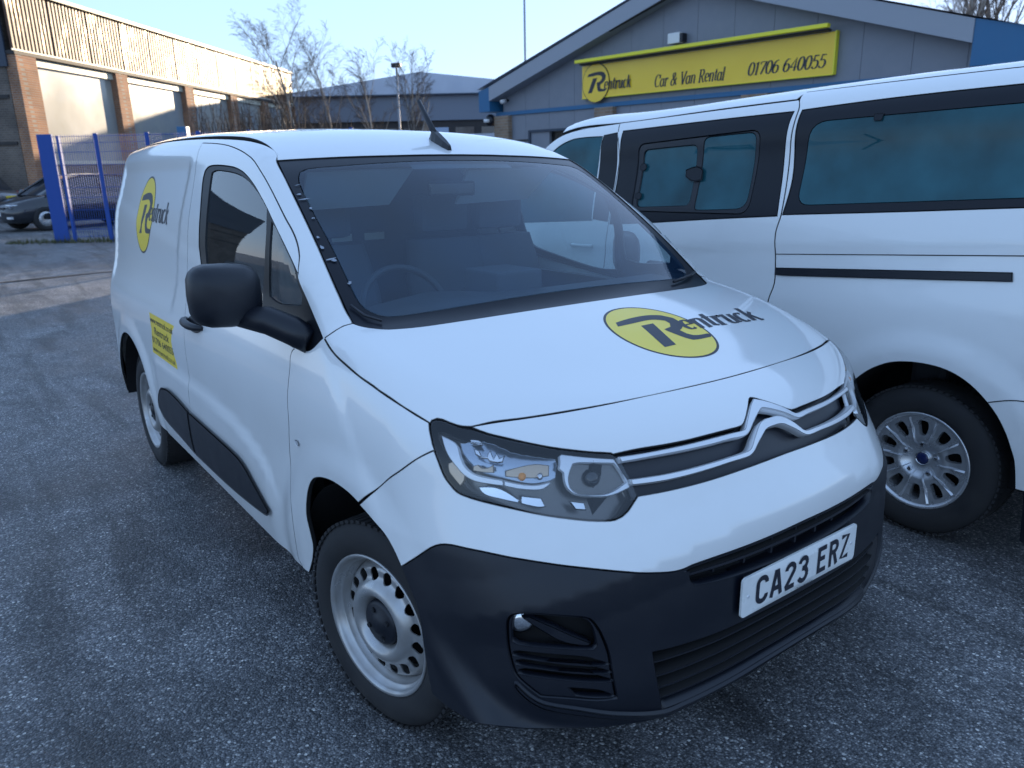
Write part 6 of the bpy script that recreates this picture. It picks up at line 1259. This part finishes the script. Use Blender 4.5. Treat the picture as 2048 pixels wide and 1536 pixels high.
# ------------------------------------------------------------------ blue mesh fence
fn = thing('mesh_fence', 'blue welded mesh fence on square posts left of the small van', 'fence', loc=Bp(-9.3, 18.36, 0))
FY = 18.36
rs = [-10.42, -9.27, -8.11, -6.95, -5.8, -4.65, -3.5]
for k, r in enumerate(rs):
    w = .045 if k else .17
    under(MB().box((r - w, FY - .02, 0), (r + w, FY + .02, 2.40), lambda v: Bp(*v)).out('post', MM['fence'], None), fn)
under(MB().box((-10.16, FY - .02, 0), (-10.10, FY + .05, 2.36), lambda v: Bp(*v)).out('post', MM['fence'], None), fn)
under(MB().box((-10.66, FY + .1, 0), (-10.60, FY + .18, 2.34), lambda v: Bp(*v)).out('post', MM['fence'], None), fn)
for a, b in zip(rs[:-1], rs[1:]):
    m_ = MB(); x = a + .05
    while x < b: m_.tube([Bp(x, FY, .08), Bp(x, FY, 2.38)], .0060, 3, cap=False); x += .052
    for h in (.12, .28, .50, .72, 1.0, 1.22, 1.5, 1.72, 2.0, 2.20, 2.34): m_.tube([Bp(a, FY - .012, h), Bp(b, FY - .012, h)], .0065, 3, cap=False)
    o = under(m_.out('mesh_panel', MM['fence'], None), fn); o['kind'] = 'stuff'
bx = thing('blue_box', 'small blue square box standing above the fence line beside the van roof', 'box', loc=Bp(-7.45, 18.8, 0))
under(MB().box((-7.56, 18.7, 2.12), (-7.34, 18.9, 2.52), lambda v: Bp(*v)).out('housing', MM['blue'], None, bevel=.01), bx); under(MB().box((-7.49, 18.76, 0), (-7.41, 18.84, 2.12), lambda v: Bp(*v)).out('stand', MM['slate'], None), bx)
rl_ = thing('gate_rail', 'long dark horizontal rail running right from the blue box', 'rail', loc=Bp(-6, 18.9, 0))
under(MB().box((-7.3, 18.85, 2.18), (-4.8, 18.92, 2.26), lambda v: Bp(*v)).out('rail_bar', MM['slate'], None), rl_)
for x in (-7.2, -6.0, -4.9): under(MB().box((x, 18.86, 0), (x + .06, 18.92, 2.18), lambda v: Bp(*v)).out('rail_post', MM['slate'], None), rl_)
gm = MB(); rn = random.Random(3)
for k in range(1500):
    r = rn.uniform(-11.6, -5); f = FY + rn.gauss(-.12, .16); hh = rn.uniform(.03, .12) * (1 + (rn.random() > .93) * 1.5); a = rn.uniform(0, 6.28); p = np.array([r, f, 0.])
    w = .012; d = np.array([math.cos(a), math.sin(a), 0]); tip = p + np.array([rn.gauss(0, .03), rn.gauss(0, .03), hh]); gm.add([Bp(*(p - d * w)), Bp(*(p + d * w)), Bp(*tip)], [(0, 1, 2)])
o = gm.out('weeds', mat('dull grass', (.06, .075, .025), .8, noise=(20, .8, (.14, .11, .05)))); o['kind'] = 'stuff'; o['label'] = 'short weeds along the foot of the blue fence'
# ------------------------------------------------------------------ cars beyond the fence
def car(name, label, r, f, az, color, L=4.3, H=1.50, rear=False, suv=.0):
    t = thing(name, label, 'car', loc=Bp(r, f, 0)); a = R_(az)
    T = lambda v: Bp(r + v[0] * math.sin(a) + v[1] * math.cos(a), f + v[0] * math.cos(a) - v[1] * math.sin(a), v[2])   # x forward, y to its right
    pm = mat(name + ' paint', color, .25, coat=1.0); hw = .90
    st = [(-L / 2, .55, .80, .62), (-L / 2 + .06, .35, .95, .78), (-L / 2 + .30, .22, 1.02, .88), (-1.2, .20, 1.00, .90), (0, .20, .97, .90), (.7, .20, .97, .90), (1.25, .20, .95, .89), (1.7, .22, .86, .85), (L / 2 - .12, .25, .74, .74), (L / 2, .40, .62, .58)]
    V = []; F = []; n = 10
    for x, z0, z1, w in st:
        zm = z0 + (z1 - z0) * .55
        for y, z in ((-w * .8, z0), (-w, z0 + .12), (-w * 1.01, zm), (-w * .97, z1 - .06), (-w * .80, z1), (w * .80, z1), (w * .97, z1 - .06), (w * 1.01, zm), (w, z0 + .12), (w * .8, z0)): V.append(T((x, y, z)))
    for i in range(len(st) - 1):
        for k in range(n): F.append((i * n + k, i * n + (k + 1) % n, (i + 1) * n + (k + 1) % n, (i + 1) * n + k))
    F += [tuple(range(n))[::-1], tuple(range((len(st) - 1) * n, len(st) * n))]
    body = under(raw('body', V, F, pm, None, True), t)
    gh = [(-L / 2 + .25, .98, .98, .70), (-L / 2 + .65, .95, H - .10, .66), (-.8, .94, H, .64), (.0, .94, H, .64), (.55, .94, H - .12, .66), (1.25, .92, .96, .74)]
    V = []; F = []; V2 = []; F2 = []
    for x, z0, z1, w in gh:
        for y, z in ((-w * 1.12, z0), (-w * .90, z1 - .04), (-w * .78, z1), (w * .78, z1), (w * .90, z1 - .04), (w * 1.12, z0)): V.append(T((x, y, z)))
    for i in range(len(gh) - 1):
        for k in range(5):
            F.append((i * 6 + k, i * 6 + k + 1, (i + 1) * 6 + k + 1, (i + 1) * 6 + k))
    g_ = under(raw('glasshouse', V, F, MM['glassd'], None, True), t)
    rfm = MB(); V = []
    for x, z in ((-L / 2 + .62, H - .085), (-.8, H + .015), (0, H + .015), (.55, H - .105)):
        for y in (-.60, -.3, .3, .60): V.append(T((x, y, z - .03 * (abs(y) > .5))))
    under(rfm.add(V, [(i * 4 + k, i * 4 + k + 1, i * 4 + 5 + k, i * 4 + 4 + k) for i in range(3) for k in range(3)]).out('roof_panel', pm, None, True), t)
    for s in (-1, 1):
        for x0, x1 in ((.50, 1.22), (-.42, -.50), (-1.3, -1.42)):
            under(MB().tube([T((x0, s * .60, H - .09)), T((x1, s * .82, .95))], .035, 5).out('pillar', pm, None), t)
        under(MB().tube([T((1.0, s * .86, 1.0)), T((.98, s * 1.0, 1.03)), T((1.0, s * 1.10, 1.03))], [.03, .09, .07], 8).out('wing_mirror', pm, None, True), t)
        for x in (-1.32, 1.32):
            w = bpy.data.objects.new('wheel', None); col.objects.link(w); w.parent = t; w.matrix_parent_inverse = Matrix.Translation(-Vector(t.location))
            Vt, Ft = tyre_mesh(.33, .20, .21, 24); tt = lambda v: T((x + v[0], s * .82 + (v[1] if s < 0 else -v[1]) , .33 + v[2]))
            raw('tyre', [tt(v) for v in Vt], Ft, M['tyre'], w, True)
            Vt, Ft = lathe([(0, -.05), (.10, -.06), (.20, -.08), (.215, -.05)], (0, 0, 0), 20); raw('rim', [tt(v) for v in Vt], Ft, M['alloy'], w, True)
        under(MB().box((L / 2 - .32, s * .60 - .14, .64), (L / 2 - .06, s * .60 + .14, .74), T).out('headlight', M['chrome'], None, bevel=.02), t)
        under(MB().box((-L / 2 - .0, s * .66 - .14, .78), (-L / 2 + .22, s * .70 + .14, .98), T).out('tail_light', M['red'], None, bevel=.03), t)
        under(MB().box((L / 2 - .12, s * .62 - .10, .36), (L / 2 - .02, s * .62 + .10, .42), T).out('fog_light', M['satin'], None, bevel=.01), t)
    under(MB().box((L / 2 - .01, -.26, .44), (L / 2 + .02, .26, .56), T).out('number_plate', M['plate'], None), t)
    under(MB().box((L / 2 - .06, -.5, .60), (L / 2 + .0, .5, .68), T).out('grille', M['gloss'], None), t)
    under(MB().box((-L / 2 - .02, -.26, .72), (-L / 2 + .05, .26, .84), T).out('number_plate', M['yellow'], None), t)
    return t
car('black_car', 'black hatchback with a white front plate parked behind the blue fence', -12.8, 23.6, -145, (.012, .014, .02), 4.4, 1.50)
car('grey_car', 'dark grey car with a red tail light at the far left edge', -18.7, 26.6, -88, (.09, .09, .095), 4.4, 1.58)
